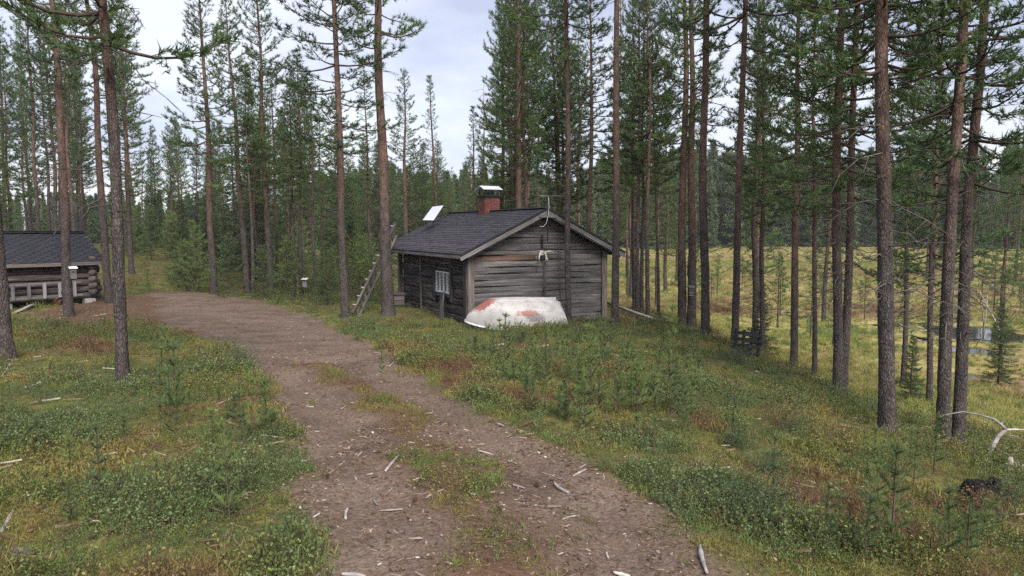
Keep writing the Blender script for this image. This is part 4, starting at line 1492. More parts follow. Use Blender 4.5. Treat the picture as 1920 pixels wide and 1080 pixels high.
tw1 = named_pine(1571, 742, 1577, 0, 17, 15, 4.2, "thicker stem of the twin-stemmed pine on the slope", G_EDGE, twigs=44, twig_z=(1.8, None), crown_w=1.1)
tw2 = named_pine(1580, 741, 1612, 0, 15, 14, 3.8, "leaning stem of the twin-stemmed pine on the slope", G_EDGE, twigs=44, twig_z=(1.8, None), crown_w=1.05)

# dead pine behind the chimney
P = Vector((ray(908, 560).x * 47, 47, 0))
P.z = gz(P.x, P.y)
dp = tag(empty("dead_pine", P), "bare dead grey pine against the sky behind the chimney", "tree")
link("trunk", trunk_mesh(77, 13.6, .10, 10, 30, bend=.08), dp)
tag(link("dead_twigs", twig_mesh(78, 5.0, 13.2, .06, 60, .9), dp), kind="stuff")


def copy_tree(parts, loc, scale, name, label, cat, group, lean=.02):
    root = empty(name, loc, (R.uniform(-lean, lean), R.uniform(-lean, lean), R.uniform(0, 6.28)))
    root.scale = scale
    tag(root, label, cat, group)
    for nm, me in parts:
        o_ = link(nm, me, root)
        if nm in ("dead_twigs", "branches"):
            o_["kind"] = "stuff"
    return root


def forest_zone(n, px, dr, top, label, group, spruce=0.0, thin=.35):
    for _ in range(n):
        x_ = R.uniform(*px)
        d = R.uniform(dr[0] ** 2, dr[1] ** 2) ** .5
        r_ = ray(x_, HORIZON)
        x, y = r_.x * d, d
        z = gz(x, y) - .05
        H = 1.6 + (HORIZON - R.uniform(*top)) / F * d - z
        H = min(max(H, 5), 19)
        if R.random() < spruce:
            H = min(H, 13)
            s = H / 6
            lm, nm_ = R.choice(SPRUCE)
            copy_tree([("trunk", SPRUCE_TRUNK), ("branches", lm), ("crown", nm_)], (x, y, z), (s * .62, s * .62, s), "spruce_tree", label.replace("pine", "spruce"), "tree", group + " (spruces)")
            continue
        s = H / HN
        w = R.uniform(.8, 1.1) * (.45 + .55 * s)
        look = ""
        if R.random() < thin:
            c = R.choice(THIN)
            look = "slender narrow-crowned "
            parts = [("trunk", R.choice(THIN_TRUNKS)), ("branches", c[1]), ("crown", c[2])]
        else:
            c = R.choice(POOL)
            look = "low-branched bushy " if c[0] < .25 else ("full-crowned " if c[0] < .4 else ("high-crowned " if c[0] < .5 else "long-trunked top-crowned "))
            parts = [("trunk", R.choice(TRUNKS)), ("branches", c[1]), ("crown", c[2])]
        if d < 48:
            parts.append(("dead_twigs", R.choice(TWIGS)))
        copy_tree(parts, (x, y, z), (w, w, s), "pine_tree", look + label, "tree", group)


forest_zone(46, (-260, 265), (33, 75), (-160, 150), "tall pine in the forest behind the log shed", "forest pines behind the shed")
forest_zone(20, (270, 470), (46, 85), (215, 340), "pine in the forest beyond the mossy mound and track bend", "forest pines beyond the mound", .25)
forest_zone(24, (470, 650), (36, 70), (130, 300), "pine in the forest behind the nest box and leaning ladder", "forest pines behind the ladder", .2)
forest_zone(34, (640, 930), (50, 90), (262, 340), "distant pine seen above the cabin roof", "pines far behind the cabin roof", .3)
forest_zone(13, (930, 1165), (32, 55), (-120, 160), "dense tall pine behind the cabin gable", "tall pines behind the cabin gable", thin=.1)
forest_zone(11, (1170, 1300), (36, 70), (90, 310), "pine at the bog margin beyond the handrail", "pines at the bog margin beyond the handrail")
forest_zone(3, (1370, 1560), (26, 40), (60, 230), "bog-side pine below the slope edge", "pines on the bog below the slope")
forest_zone(9, (1560, 2300), (26, 60), (130, 330), "bog pine standing on the open mire", "scattered pines on the mire", thin=.7)

# young spruces and pines by the track bend
for (px, py, h, lb_) in [(350, 545, 2.3, "bushy young pine beside the mossy mound"), (372, 548, 2.9, "tall bushy young pine before the dark spruce"), (430, 555, 2.7, "light green young pine between two trunks at the track bend"),
                         (335, 540, 1.9, "small young pine where the track leaves the clearing"), (278, 545, 1.0, "very small bushy pine at the foot of the mossy mound"), (495, 562, 2.2, "young pine in front of the orange-stemmed pine"),
                         (540, 560, 2.6, "young pine beside the nest box, green and dense"), (615, 570, 2.4, "young pine in the undergrowth near the ladder foot")]:
    p = ground_hit(px, py)
    s = h / 3
    lm, nm_ = R.choice(YOUNG)
    copy_tree([("trunk", SMALL_TRUNK), ("branches", lm), ("crown", nm_)], (p.x, p.y, gz(p.x, p.y) - .03), (s, s, s), "young_pine", lb_, "young tree", "young trees by the track bend")
for i in range(34):
    px, d = R.uniform(310, 740), R.uniform(33, 50)
    if i % 3 == 0:
        px, d = R.uniform(225, 345), R.uniform(43, 62)
    x = ray(px, HORIZON).x * d
    h = R.uniform(1.4, 4.2)
    if R.random() < .6:
        lm, nm_ = R.choice(YOUNG)
        copy_tree([("trunk", SMALL_TRUNK), ("branches", lm), ("crown", nm_)], (x, d, gz(x, d) - .04), (h / 3, h / 3, h / 3), "young_pine", "young green pine in the undergrowth between forest trunks", "young tree", "young pines in the forest undergrowth")
    else:
        lm, nm_ = R.choice(SPRUCE)
        copy_tree([("trunk", SPRUCE_TRUNK), ("branches", lm), ("crown", nm_)], (x, d, gz(x, d) - .04), (h / 6, h / 6, h / 6), "young_spruce", "young dark spruce in the undergrowth between forest trunks", "young tree", "young spruces in the forest undergrowth")
for (px, d, h, lb_) in [(345, 35, 4.0, "dark young spruce behind the bushy young pines"), (480, 38, 6.5, "dark spruce behind the twin trunks at the track bend"), (440, 42, 8.5, "tall dark spruce beyond the track bend"), (395, 40, 5.5, "mid-sized dark spruce behind the tall pine at the bend"),
                        (1888, 19.5, 2.4, "small dark spruce on the bog margin above the bleached branch"), (1722, 17, 1.7, "tiny spruce between the slope pines"), (1432, 24, 2.6, "narrow green spruce on the bog past the crate")]:
    x = ray(px, HORIZON).x * d
    s = h / 6
    lm, nm_ = R.choice(SPRUCE)
    copy_tree([("trunk", SPRUCE_TRUNK), ("branches", lm), ("crown", nm_)], (x, d, gz(x, d) - .05), (s * .95, s * .95, s), "spruce_tree", lb_, "spruce", "single young spruces")
for i in range(44):                              # stunted pines on the bog
    px, d = R.uniform(1180, 2150), R.uniform(19, 62)
    x = ray(px, HORIZON).x * d
    if h_smooth(x, d)[0] > BOG + .5 or pool_f(np.array([x]), np.array([d]))[0] > 0:
        continue
    s = R.uniform(.5, 1.15)
    lm, nm_ = R.choice(BOGP)
    copy_tree([("trunk", SMALL_TRUNK), ("branches", lm), ("crown", nm_)], (x, d, gz(x, d) - .03), (s, s, s), "bog_pine", "stunted thin pine growing on the open bog", "small tree", "stunted pines on the bog")


def leafy_mesh(seed, H, rad, n, leaf, mat):
    """broad-leaved bush: stems plus leaf quads through an uneven volume"""
    r = random.Random(seed)
    rng = np.random.default_rng(seed)
    ch, pos = [], []
    for _ in range(9):
        az, e = r.uniform(0, 6.3), r.uniform(.9, 1.5)
        L = H * r.uniform(.6, 1.0)
        d = Vector((math.cos(az) * math.cos(e), math.sin(az) * math.cos(e), math.sin(e)))
        p = [Vector((0, 0, 0))]
        for i in range(5):
            p.append(p[-1] + (d + Vector((r.uniform(-.2, .2), r.uniform(-.2, .2), 0))) * L / 5)
        ch.append((p, [.018 * H / 2, .014 * H / 2, .011 * H / 2, .008 * H / 2, .005, .003]))
        for i in range(n // 9):
            s = r.random() ** .7 * 4.99
            k = int(s)
            q = np.array(p[k].lerp(p[k + 1], s - k))
            pos.append(q + rng.normal(size=3) * rad * .22)
    pos = np.array(pos)
    pos[:, 2] = np.abs(pos[:, 2])
    v, f = leaf_quads(pos, leaf, rng)
    tv, tf = tubes_np(ch, 4)
    return np_mesh("stems", np.array(tv), np.array(tf), [M['twig']], True), np_mesh("foliage", v, f, [mat])


def leaf_quads(pos, leaf, rng, up=.4):
    n = len(pos)
    a = unit(rng.normal(size=(n, 3)) + np.array([0, 0, up]))
    b_ = unit(np.cross(a, rng.normal(size=(n, 3))))
    s = leaf * rng.uniform(.6, 1.25, (n, 1))
    v = np.empty((n, 4, 3))
    v[:, 0] = pos
    v[:, 1] = pos + a * s * .5 + b_ * s * .32
    v[:, 2] = pos + a * s
    v[:, 3] = pos + a * s * .5 - b_ * s * .32
    return v.reshape(-1, 3), np.arange(n * 4).reshape(-1, 4)


BIRCH = [leafy_mesh(200 + i, 2.6, 1.6, 2600, .07, M['birch']) for i in range(2)]
for (px, d, s, lb_) in [(690, 30, 1.15, "bright green birch bush behind the leaning ladder"), (660, 29, 1.0, "yellow-green birch bush between the pine and the ladder"), (715, 33, 1.1, "light green birch bush beside the cabin's far corner"),
                        (600, 31, .9, "low birch bush in the undergrowth near the nest box"), (575, 35, .8, "birch bush behind the nest box tree")]:
    x = ray(px, HORIZON).x * d
    a, b_ = R.choice(BIRCH)
    copy_tree([("stems", a), ("foliage", b_)], (x, d, gz(x, d) - .03), (s, s, s), "birch_bush", lb_, "bush", "birch bushes at the forest edge")

# dark bilberry bushes on the slope
BILB = [leafy_mesh(220 + i, .30, .75, 3600, .021, M['bush']) for i in range(2)]
for (px, py, s, lb_) in [(1380, 845, .6, "dark bilberry bush in the middle of the slope"), (1445, 885, .65, "dark bilberry bush with dead twigs below the rough-barked pine"), (1488, 826, .6, "rounded bilberry bush on the slope near the rough-barked pine"),
                         (1365, 940, .55, "glossy green bilberry bush at the edge of the track"), (1425, 985, .75, "broad dark bilberry bush at the edge of the track"), (1850, 975, .4, "green bilberry bush in front of the blackish stump"),
                         (1905, 955, .6, "bilberry bush beside the blackish stump"), (455, 690, .9, "low dark heather bush at the track edge"), (1385, 690, .9, "dark shrub at the slope edge beneath the black crate"), (1580, 690, 1.0, "round dark shrub by the twin-stemmed pine")]:
    p = ground_hit(px, py)
    a, b_ = R.choice(BILB)
    copy_tree([("stems", a), ("foliage", b_)], (p.x, p.y, gz(p.x, p.y) - .03), (s, s, s), "berry_bush", lb_, "bush", "dark berry bushes")
p = Vector((ray(1605, 640).x * 15.2, 15.2, 0))


def sapling(seed, H):
    """small pine seedling: bare stem and a few upright brushes of long needles"""
    r = random.Random(seed)
    rng = np.random.default_rng(seed)
    ch = [([Vector((0, 0, -.03)), Vector((r.uniform(-.02, .02), r.uniform(-.02, .02), H * .5)), Vector((0, 0, H))], [.010, .007, .004])]
    tp, td = [], []
    z = H * r.uniform(.12, .25)
    while z < H * .93:
        t = z / H
        n = r.choice([3, 4, 5])
        a0 = r.uniform(0, 6.3)
        for k in range(n):
            az = a0 + 6.28 * k / n + r.uniform(-.3, .3)
            L = (.06 + .20 * H * (1 - t)) * r.uniform(.6, 1.2)
            d = Vector((math.cos(az), math.sin(az), r.uniform(.45, 1.0))).normalized()
            q0 = Vector((0, 0, z))
            ch.append(([q0, q0 + d * L], [.004, .002]))
            m = max(2, int(L / .022))
            for j in range(m):
                s = .2 + .8 * (j + .5) / m
                tp.append(np.array(q0 + d * L * s))
                td.append(np.array(d + Vector((0, 0, .2))))
        z += H * r.uniform(.14, .22)
    for j in range(int(H * .45 / .02)):
        tp.append(np.array((0, 0, H * (.58 + .42 * j / (H * .45 / .02)))))
        td.append(np.array((0, 0, 1.0)))
    v, f = blades(np.array(tp), unit(np.array(td)), np.full(len(tp), 1.0), 9, .6, .058, .0075, rng)
    tv, tf = tubes_np(ch, 4)
    return np_mesh("stem", np.array(tv), np.array(tf), [M['stem']], True), np_mesh("needles", v, f, [M['young']])


SAP = [sapling(300 + i, h) for i, h in enumerate([.35, .45, .55, .65, .8, .95, 1.1, .5])]


def sapling_zone(n, poly, hr, label, group):
    xs, ys = [p[0] for p in poly], [p[1] for p in poly]
    done = tries = 0
    while done < n and tries < n * 40:
        tries += 1
        px, py = R.uniform(min(xs), max(xs)), R.uniform(min(ys), max(ys))
        if seg_dist(np.array([px]), np.array([py]), poly)[0] > 0:
            continue
        p = ground_hit(px, py)
        if path_sd(np.array([p.x]), np.array([p.y]))[0] < .12:
            continue
        i = R.randrange(len(SAP))
        s = R.uniform(*hr)
        copy_tree([("stem", SAP[i][0]), ("needles", SAP[i][1])], (p.x, p.y, gz(p.x, p.y)), (s, s, s), "pine_sapling", ("tall " if s * (.35, .45, .55, .65, .8, .95, 1.1, .5)[i] > .62 else "short " if s * (.35, .45, .55, .65, .8, .95, 1.1, .5)[i] < .38 else "knee-high ") + label, "sapling", group, .06)
        done += 1


sapling_zone(120, [(905, 645), (1060, 640), (1290, 648), (1330, 740), (1290, 830), (1160, 830), (1000, 790), (900, 720), (870, 660)], (.42, .85), "pine seedling in the thicket between the boat and the track", "pine seedlings in the thicket before the boat")
sapling_zone(17, [(290, 690), (450, 680), (540, 760), (560, 860), (420, 850), (290, 800)], (.4, .75), "pine seedling beside the scaly pine and the track", "pine seedlings beside the scaly pine")
sapling_zone(9, [(20, 830), (330, 790), (500, 900), (420, 1050), (60, 1000)], (.35, .55), "pine seedling among the moss and berry plants opposite the slope", "pine seedlings in the moss")
sapling_zone(30, [(1300, 690), (1480, 760), (1640, 850), (1900, 960), (1900, 1070), (1420, 1070), (1330, 900)], (.35, .62), "pine seedling scattered on the mossy slope", "pine seedlings on the slope")
for (px, py, h, lb_) in [(1262, 700, 1.15, "tall thin pine sapling rising above the thicket before the boat"), (1165, 1045, .62, None), (330, 800, .8, "tallest sapling of the group by the scaly pine"), (716, 705, .45, "lone pine seedling in the grassy middle of the track"),
                         (1670, 1040, .7, "bright pine sapling low on the slope beside pale gravel"), (1750, 900, .6, "pine sapling in front of the blackish stump")]:
    if lb_ is None:
        continue
    p = ground_hit(px, py)
    i = 6 if h > .9 else 4
    s = h / (1.1 if i == 6 else .8)
    copy_tree([("stem", SAP[i][0]), ("needles", SAP[i][1])], (p.x, p.y, gz(p.x, p.y)), (s, s, s), "pine_sapling", lb_, "sapling", "single pine saplings", .03)
# ------------------------------------------------------------------ ground cover (uncountable): instanced clumps
def source(name, v, f, mats, idx=None):
    me = np_mesh(name, v, f, mats, False, idx)
    return bpy.data.objects.new(name, me)


def scatter(name, pts, rot, scl, idx, tint, sources):
    """one object: points carrying instances of the source meshes"""
    cl_ = bpy.data.collections.new(name + "_sources")
    for k, s in enumerate(sources):
        s.name = "%s_%02d" % (name, k)
        cl_.objects.link(s)
    me = bpy.data.meshes.new(name)
    me.vertices.add(len(pts))
    me.vertices.foreach_set("co", np.asarray(pts, np.float32).ravel())
    for an, ty, arr in (("rot", 'FLOAT_VECTOR', rot), ("scl", 'FLOAT', scl), ("idx", 'INT', idx), ("tint", 'FLOAT', tint)):
        a = me.attributes.new(an, ty, 'POINT')
        if ty == 'FLOAT_VECTOR':
            a.data.foreach_set("vector", np.asarray(arr, np.float32).ravel())
        else:
            a.data.foreach_set("value", np.asarray(arr, np.int32 if ty == 'INT' else np.float32))
    o = link(name, me)
    ng = bpy.data.node_groups.new(name + "_nodes", 'GeometryNodeTree')
    ng.interface.new_socket("Geometry", in_out='INPUT', socket_type='NodeSocketGeometry')
    ng.interface.new_socket("Geometry", in_out='OUTPUT', socket_type='NodeSocketGeometry')
    N, Lk = ng.nodes, ng.links
    gi, go = N.new("NodeGroupInput"), N.new("NodeGroupOutput")
    ci = N.new("GeometryNodeCollectionInfo")
    ci.inputs['Collection'].default_value = cl_
    ci.inputs['Separate Children'].default_value = True
    ci.inputs['Reset Children'].default_value = True
    ip = N.new("GeometryNodeInstanceOnPoints")
    ip.inputs['Pick Instance'].default_value = True

    def na(nm, ty):
        n = N.new("GeometryNodeInputNamedAttribute")
        n.data_type = ty
        n.inputs['Name'].default_value = nm
        return n.outputs[0]
    e2r = N.new("FunctionNodeEulerToRotation")
    Lk.new(na("rot", 'FLOAT_VECTOR'), e2r.inputs[0])
    Lk.new(gi.outputs[0], ip.inputs['Points'])
    Lk.new(ci.outputs[0], ip.inputs['Instance'])
    Lk.new(na("idx", 'INT'), ip.inputs['Instance Index'])
    Lk.new(e2r.outputs[0], ip.inputs['Rotation'])
    Lk.new(na("scl", 'FLOAT'), ip.inputs['Scale'])
    Lk.new(ip.outputs[0], go.inputs[0])
    md = o.modifiers.new("instances", 'NODES')
    md.node_group = ng
    return tag(o, kind="stuff")


def sprig(seed, n_st, hgt, rad, leaf, per):
    rng = np.random.default_rng(seed)
    r = random.Random(seed)
    pos, ch = [], []
    for _ in range(n_st):
        a, q = r.uniform(0, 6.3), rad * math.sqrt(r.random())
        b0 = Vector((math.cos(a) * q, math.sin(a) * q, -.02))
        tp_ = b0 + Vector((r.uniform(-.4, .4) * hgt, r.uniform(-.4, .4) * hgt, hgt * r.uniform(.55, 1.1)))
        ch.append(([b0, tp_], [.0022, .0012]))
        for j in range(per):
            s = .25 + .75 * (j + r.random()) / per
            pos.append(np.array(b0.lerp(tp_, s)) + rng.normal(size=3) * leaf * .25)
    v, f = leaf_quads(np.array(pos), leaf, rng, .5)
    tv, tf = tubes_np(ch, 3)
    tv = np.array(tv)
    V = np.r_[v, tv]
    Fq = np.r_[f, np.array(tf) + len(v)]
    return source("sprig", V, Fq, [M['leaf'], M['stem']], [0] * len(f) + [1] * len(tf))


def blade_tuft(seed, n, hgt, rad, width, lean, mat):
    rng = np.random.default_rng(seed)
    a = rng.uniform(0, 6.283, n)
    q = rad * np.sqrt(rng.random(n))
    b0 = np.stack([np.cos(a) * q, np.sin(a) * q, np.full(n, -.02)], 1)
    d = unit(np.stack([rng.normal(size=n) * lean, rng.normal(size=n) * lean, np.ones(n)], 1))
    L = hgt * rng.uniform(.5, 1.15, (n, 1))
    w = unit(np.cross(d, rng.normal(size=(n, 3)))) * width * .5
    mid = b0 + d * L * .55
    tip = b0 + d * L + np.stack([rng.normal(size=n), rng.normal(size=n), -np.abs(rng.normal(size=n))], 1) * L * .16
    v = np.empty((n, 5, 3))
    v[:, 0], v[:, 1], v[:, 2], v[:, 3], v[:, 4] = b0 - w, b0 + w, mid + w * .8, mid - w * .8, tip
    o = np.arange(n)[:, None] * 5
    f = np.concatenate([o + np.array([[0, 1, 2]]), o + np.array([[0, 2, 3]]), o + np.array([[3, 2, 4]])])
    return source("tuft", v.reshape(-1, 3), f, [mat])


def polar(n, d0, d1, half, rng, power=1.0):
    d = np.sqrt(rng.uniform(d0 * d0, d1 * d1, n)) if power == 1.0 else d0 + (d1 - d0) * rng.random(n) ** power
    a = rng.uniform(-half, half, n)
    return np.sin(a) * d, np.cos(a) * d, d


HALF = math.radians(50)
# berry plants and moss on the forest floor
bx_, by_, bd2 = [], [], []
for n, d0, d1 in ((15000, 1.6, 6), (22000, 6, 12), (22000, 12, 22), (15000, 22, 42), (9000, 42, 62)):
    x, y, d = polar(n, d0, d1, HALF, NR)
    bx_.append(x), by_.append(y), bd2.append(d)
x, y, d = np.concatenate(bx_), np.concatenate(by_), np.concatenate(bd2)
x, y = x, y - .4
hs = h_smooth(x, y)
psd = path_sd(x, y)
f_big = _vn(x, y, 1.5, 31) * .6 + _vn(x, y, .5, 32) * .5
f_hue = _vn(x, y, 1.1, 33) * .5 + _vn(x, y, .35, 34) * .45 + _vn(x, y, 3.5, 35) * .4
sdst = strip_d(x, y)
yard = seg_dist(x, y, SHED_YARD)
rn = NR.random(len(x))
inpath = psd < .03
keep = (~inpath & (hs > BOG + .62 + .3 * f_big) & (yard > .1)) | (inpath & (sdst < .20) & (rn < np.where(y > 5.2, .8, .22))) | (inpath & (rn < .012))
leftm = (x < -1.5) & (psd > 0)
keep &= ~((~inpath) & (f_big < -.42) & (rn < .3))
# keep the cabin footprint clear
cl_x = (x - CA.x) * math.cos(YAW) + (y - CA.y) * math.sin(YAW)
cl_y = -(x - CA.x) * math.sin(YAW) + (y - CA.y) * math.cos(YAW)
keep &= ~((cl_x > -.05) & (cl_x < W) & (cl_y > -.05) & (cl_y < LEN))
x, y, d, f_big, f_hue, inpath, rn = (a[keep] for a in (x, y, d, f_big, f_hue, inpath, rn))
z = height(x, y)
n = len(x)
isleaf = NR.random(n) < np.clip(.55 + f_big * 1.3, .06, .96)
hue = np.clip(.68 + f_hue * 1.1 + NR.normal(size=n) * .10, 0, 1)
hue = np.where(f_big < -.33, hue * .45, hue)
hue = np.where(NR.random(n) < .03, NR.uniform(0, .3, n), hue)
hue = np.where(inpath, hue * .7, hue)
clump = np.clip(1.0 + .95 * _vn(x, y, .55, 36) + .35 * _vn(x, y, .25, 37), .5, 1.4)
rot = np.stack([NR.normal(size=n) * .12, NR.normal(size=n) * .12, NR.uniform(0, 6.28, n)], 1)
scl = clump * NR.uniform(.6, 1.25, n) * np.clip(.8 + d * .022, .85, 1.5) * np.where(inpath, .55, 1)
P3 = np.stack([x, y, z], 1)
SPR = [sprig(400 + i, ns, hg, rd, lf, pr) for i, (ns, hg, rd, lf, pr) in enumerate([(15, .14, .14, .015, 11), (16, .09, .15, .012, 10), (10, .17, .11, .019, 10), (22, .07, .16, .010, 9), (9, .20, .10, .016, 13)])]
HEA = [blade_tuft(430 + i, nb, hg, .11, wd, .5, M['leaf']) for i, (nb, hg, wd) in enumerate([(46, .13, .006), (34, .18, .005)])]
MOS = [blade_tuft(420 + i, nb, hg, .15, wd, .55, M['moss']) for i, (nb, hg, wd) in enumerate([(110, .036, .007), (90, .05, .006), (130, .028, .008)])]
scatter("berry_plants", P3[isleaf], rot[isleaf], scl[isleaf], np.where(f_hue[isleaf] < -.12, NR.integers(3, 7, isleaf.sum()), NR.integers(0, 6, isleaf.sum())), hue[isleaf], SPR + HEA)
ms = ~isleaf
scatter("moss", P3[ms], rot[ms], scl[ms] * 1.15, NR.integers(0, 3, ms.sum()), np.clip(hue[ms] + .05, 0, 1), MOS)

# bog grass
gx_, gy_, gd_ = [], [], []
for n, d0, d1 in ((9000, 9, 22), (22000, 20, 45), (26000, 45, 100), (12000, 100, 165)):
    x, y, d = polar(n, d0, d1, HALF, NR)
    gx_.append(x), gy_.append(y), gd_.append(d)
x, y, d = np.concatenate(gx_), np.concatenate(gy_), np.concatenate(gd_)
k = (h_smooth(x, y) < BOG + .80 + .4 * _vn(x, y, 1.3, 45)) & (pool_f(x, y) < .25) & (x > -3)
x, y, d = x[k], y[k], d[k]
n = len(x)
band = _vn(x * .3, y, 6, 41) * .75 + _vn(x, y, 1.7, 42) * .6
hue = np.clip(.52 + band * .8 + NR.normal(size=n) * .12, 0, 1)
hue = np.where(d < 22, np.clip(hue + .2, 0, 1), hue)
GR = [blade_tuft(440 + i, nb, hg, rd, wd, .35, M['grass']) for i, (nb, hg, rd, wd) in enumerate([(46, .34, .16, .012), (36, .42, .12, .012), (60, .24, .22, .014)])]
GR += [sprig(450, 22, .34, .26, .045, 12), sprig(451, 16, .24, .30, .04, 12)]
scatter("bog_grass", np.stack([x, y, height(x, y)], 1), np.stack([np.zeros(n), np.zeros(n), NR.uniform(0, 6.28, n)], 1), NR.uniform(.5, 1.0, n) * np.clip(.6 + d * .010, .7, 1.5) * (1 - .55 * pool_near(x, y)), np.where(NR.random(n) < .10 + .12 * (band < -.2), NR.integers(3, 5, n), NR.integers(0, 3, n)), hue, GR)


# litter on the track: bark flakes, wood chips, twigs, needles
def chip_src(seed, L, w, t):
    r = random.Random(seed)
    mb = MB()
    pts = [(-L / 2, -w * .3), (-L * .2, -w / 2), (L * .3, -w * .45), (L / 2, 0), (L * .25, w / 2), (-L * .35, w * .4)]
    pts = [(a + r.uniform(-.1, .1) * w, b_ + r.uniform(-.1, .1) * w) for a, b_ in pts]
    c_ = [(a, b_, t * .5 + .12 * L * (a / L) ** 2) for a, b_ in pts]
    mb.add([(a, b_, -.004) for a, b_ in pts] + c_, [tuple(range(6, 12))] + [(i, (i + 1) % 6, 6 + (i + 1) % 6, 6 + i) for i in range(6)])
    me = mb.mesh("chip")
    me.materials.append(M['chip'])
    return bpy.data.objects.new("chip", me)


CH = [chip_src(500, .035, .012, .006), chip_src(501, .055, .009, .006), chip_src(502, .022, .014, .006), chip_src(503, .09, .006, .006), chip_src(504, .045, .02, .008), chip_src(505, .34, .008, .010), chip_src(506, .22, .006, .008)]
xs, ys, ds = [], [], []
for n, d0, d1 in ((26000, 1.8, 7), (22000, 7, 14), (14000, 14, 32)):
    x, y, d = polar(n, d0, d1, HALF, NR)
    xs.append(x), ys.append(y), ds.append(d)
x, y, d = np.concatenate(xs), np.concatenate(ys), np.concatenate(ds)
psd = path_sd(x, y)
yard = seg_dist(x, y, SHED_YARD)
k = (psd < .1) | (yard < 0) | ((psd < .5) & (NR.random(len(x)) < .25)) | (NR.random(len(x)) < .16)
x, y, d, psd = x[k], y[k], d[k], psd[k]
n = len(x)
ci_ = np.where((psd > .2) & (NR.random(n) < .16), NR.integers(5, 7, n), NR.integers(0, 5, n))
lift = np.where(psd > .2, .03, .004)
scatter("track_litter", np.stack([x, y, height(x, y) + lift], 1), np.stack([NR.normal(size=n) * .2, NR.normal(size=n) * .2, NR.uniform(0, 6.28, n)], 1),
        NR.uniform(.3, 1.0, n) ** 1.3 * np.clip(.6 + d * .045, .65, 1.4), ci_, np.clip(NR.beta(1.6, 2.2, n) + (NR.random(n) < .025) * .6, 0, 1), CH)

# ------------------------------------------------------------------ far wood across the bog and behind the cabin
FAR = []
for i, (kd, H, rad, cb) in enumerate([('spruce', 15, 1.9, .05), ('spruce', 13, 1.6, .08), ('pine', 15, 1.9, .28), ('pine', 16, 1.7, .35), ('pine', 17, 2.2, .22), ('spruce', 17, 2.0, .05), ('pine', 13, 1.5, .3)]):
    lm, nd = conifer(600 + i, H, cb, rad, kind=kd, tuft_k=4, dens=.36, blade=(.5, .16), gap=.62)
    tr = trunk_mesh(650 + i, H, .13, 5, 6)
    co = []
    vv, ff, mi, o_ = [], [], [], 0
    for me, m_i in ((nd, 0), (tr, 1)):
        a = np.empty(len(me.vertices) * 3, np.float32)
        me.vertices.foreach_get("co", a)
        a = a.reshape(-1, 3)
        for p_ in me.polygons:
            ff.append(tuple(v_ + o_ for v_ in p_.vertices))
            mi.append(m_i)
        vv.append(a)
        o_ += len(a)
    me2 = bpy.data.meshes.new("far_conifer")
    me2.from_pydata(np.concatenate(vv).tolist(), [], ff)
    me2.materials.append(M['far'])
    me2.materials.append(M['bark'])
    me2.polygons.foreach_set("material_index", mi)
    FAR.append(bpy.data.objects.new("far_conifer", me2))
fx, fy, fs = [], [], []
for _ in range(2300):
    px = R.uniform(-500, 2700)
    if px < 560:
        if R.random() < .6:
            continue
        d = R.uniform(95, 190)
    elif px < 1120:
        d = R.uniform(100, 210)
    else:
        d = 152 + 75 * R.random() ** 1.3
        d += 10 * math.sin(px * .009) + 6 * math.sin(px * .023)
    r_ = ray(px, HORIZON)
    top_y = R.uniform(380, 408) if px < 560 else (R.uniform(330, 378) if px < 1120 else R.uniform(288, 362))
    fx.append(r_.x * d)
    fy.append(d)
    fs.append(min(1.5, max(.35, (4.2 + (HORIZON - top_y) / F * d) / 15)))
fx, fy = np.array(fx), np.array(fy)
n = len(fx)
scatter("far_forest", np.stack([fx, fy, height(fx, fy)], 1), np.stack([np.zeros(n), np.zeros(n), NR.uniform(0, 6.28, n)], 1), np.array(fs), NR.integers(0, 7, n), NR.random(n), FAR)

# ------------------------------------------------------------------ small things
def nest_box(px, py, d, wpx, hpx, label, white=True, az=0.0):
    c_ = at_depth(px, py, d)
    w, h = wpx / F * d, hpx / F * d
    root = tag(empty("nest_box", c_ - Vector((0, 0, h / 2)), (0, 0, az)), label, "nest box", "nest boxes on trees")
    wm = M['trim'] if white else M['grey_wood']
    MB().box((-w / 2, -w / 2, 0), (w / 2, w / 2, h)).build("box_body", wm, root)
    MB().add([(-w * .7, -w * .8, h), (w * .7, -w * .8, h), (w * .7, w * .6, h * 1.14), (-w * .7, w * .6, h * 1.14), (-w * .7, -w * .8, h + .02), (w * .7, -w * .8, h + .02), (w * .7, w * .6, h * 1.14 + .02), (-w * .7, w * .6, h * 1.14 + .02)],
             [(3, 2, 1, 0), (4, 5, 6, 7), (0, 1, 5, 4), (1, 2, 6, 5), (2, 3, 7, 6), (3, 0, 4, 7)]).build("box_roof", M['white_metal'] if white else M['trim'], root)
    mb = MB().tube([(0, -w / 2 - .006, h * .68), (0, -w / 2 + .01, h * .68)], [.025, .025], 12)
    mb.build("entrance_hole_disc", M['charred'], root)  # solid near-black disc stands in for the dark inside the hole
    return root


d_t2 = ground_hit(130, 593).y
nest_box(137, 513, d_t2 - .06, 10, 19, "white nest box on the pine before the log shed", True, .7)
d_nb = ground_hit(1297, 624).y
nest_box(1296, 547, d_nb - .26, 8, 16, "grey nest box with a pale lid on the slope edge pine", False)
nest_box(572, 531, 30.2, 8, 14, "pale nest box at the forest edge by the track", True)

# handrail down to the bog
h0, h1 = at_depth(1133, 565, 24.5), at_depth(1254, 607, 21.5)
hr = tag(empty("handrail", Vector((h0.x, h0.y, gz(h0.x, h0.y)))), "long grey wooden pole handrail running down the slope past the cabin corner", "handrail")
o0 = hr.location


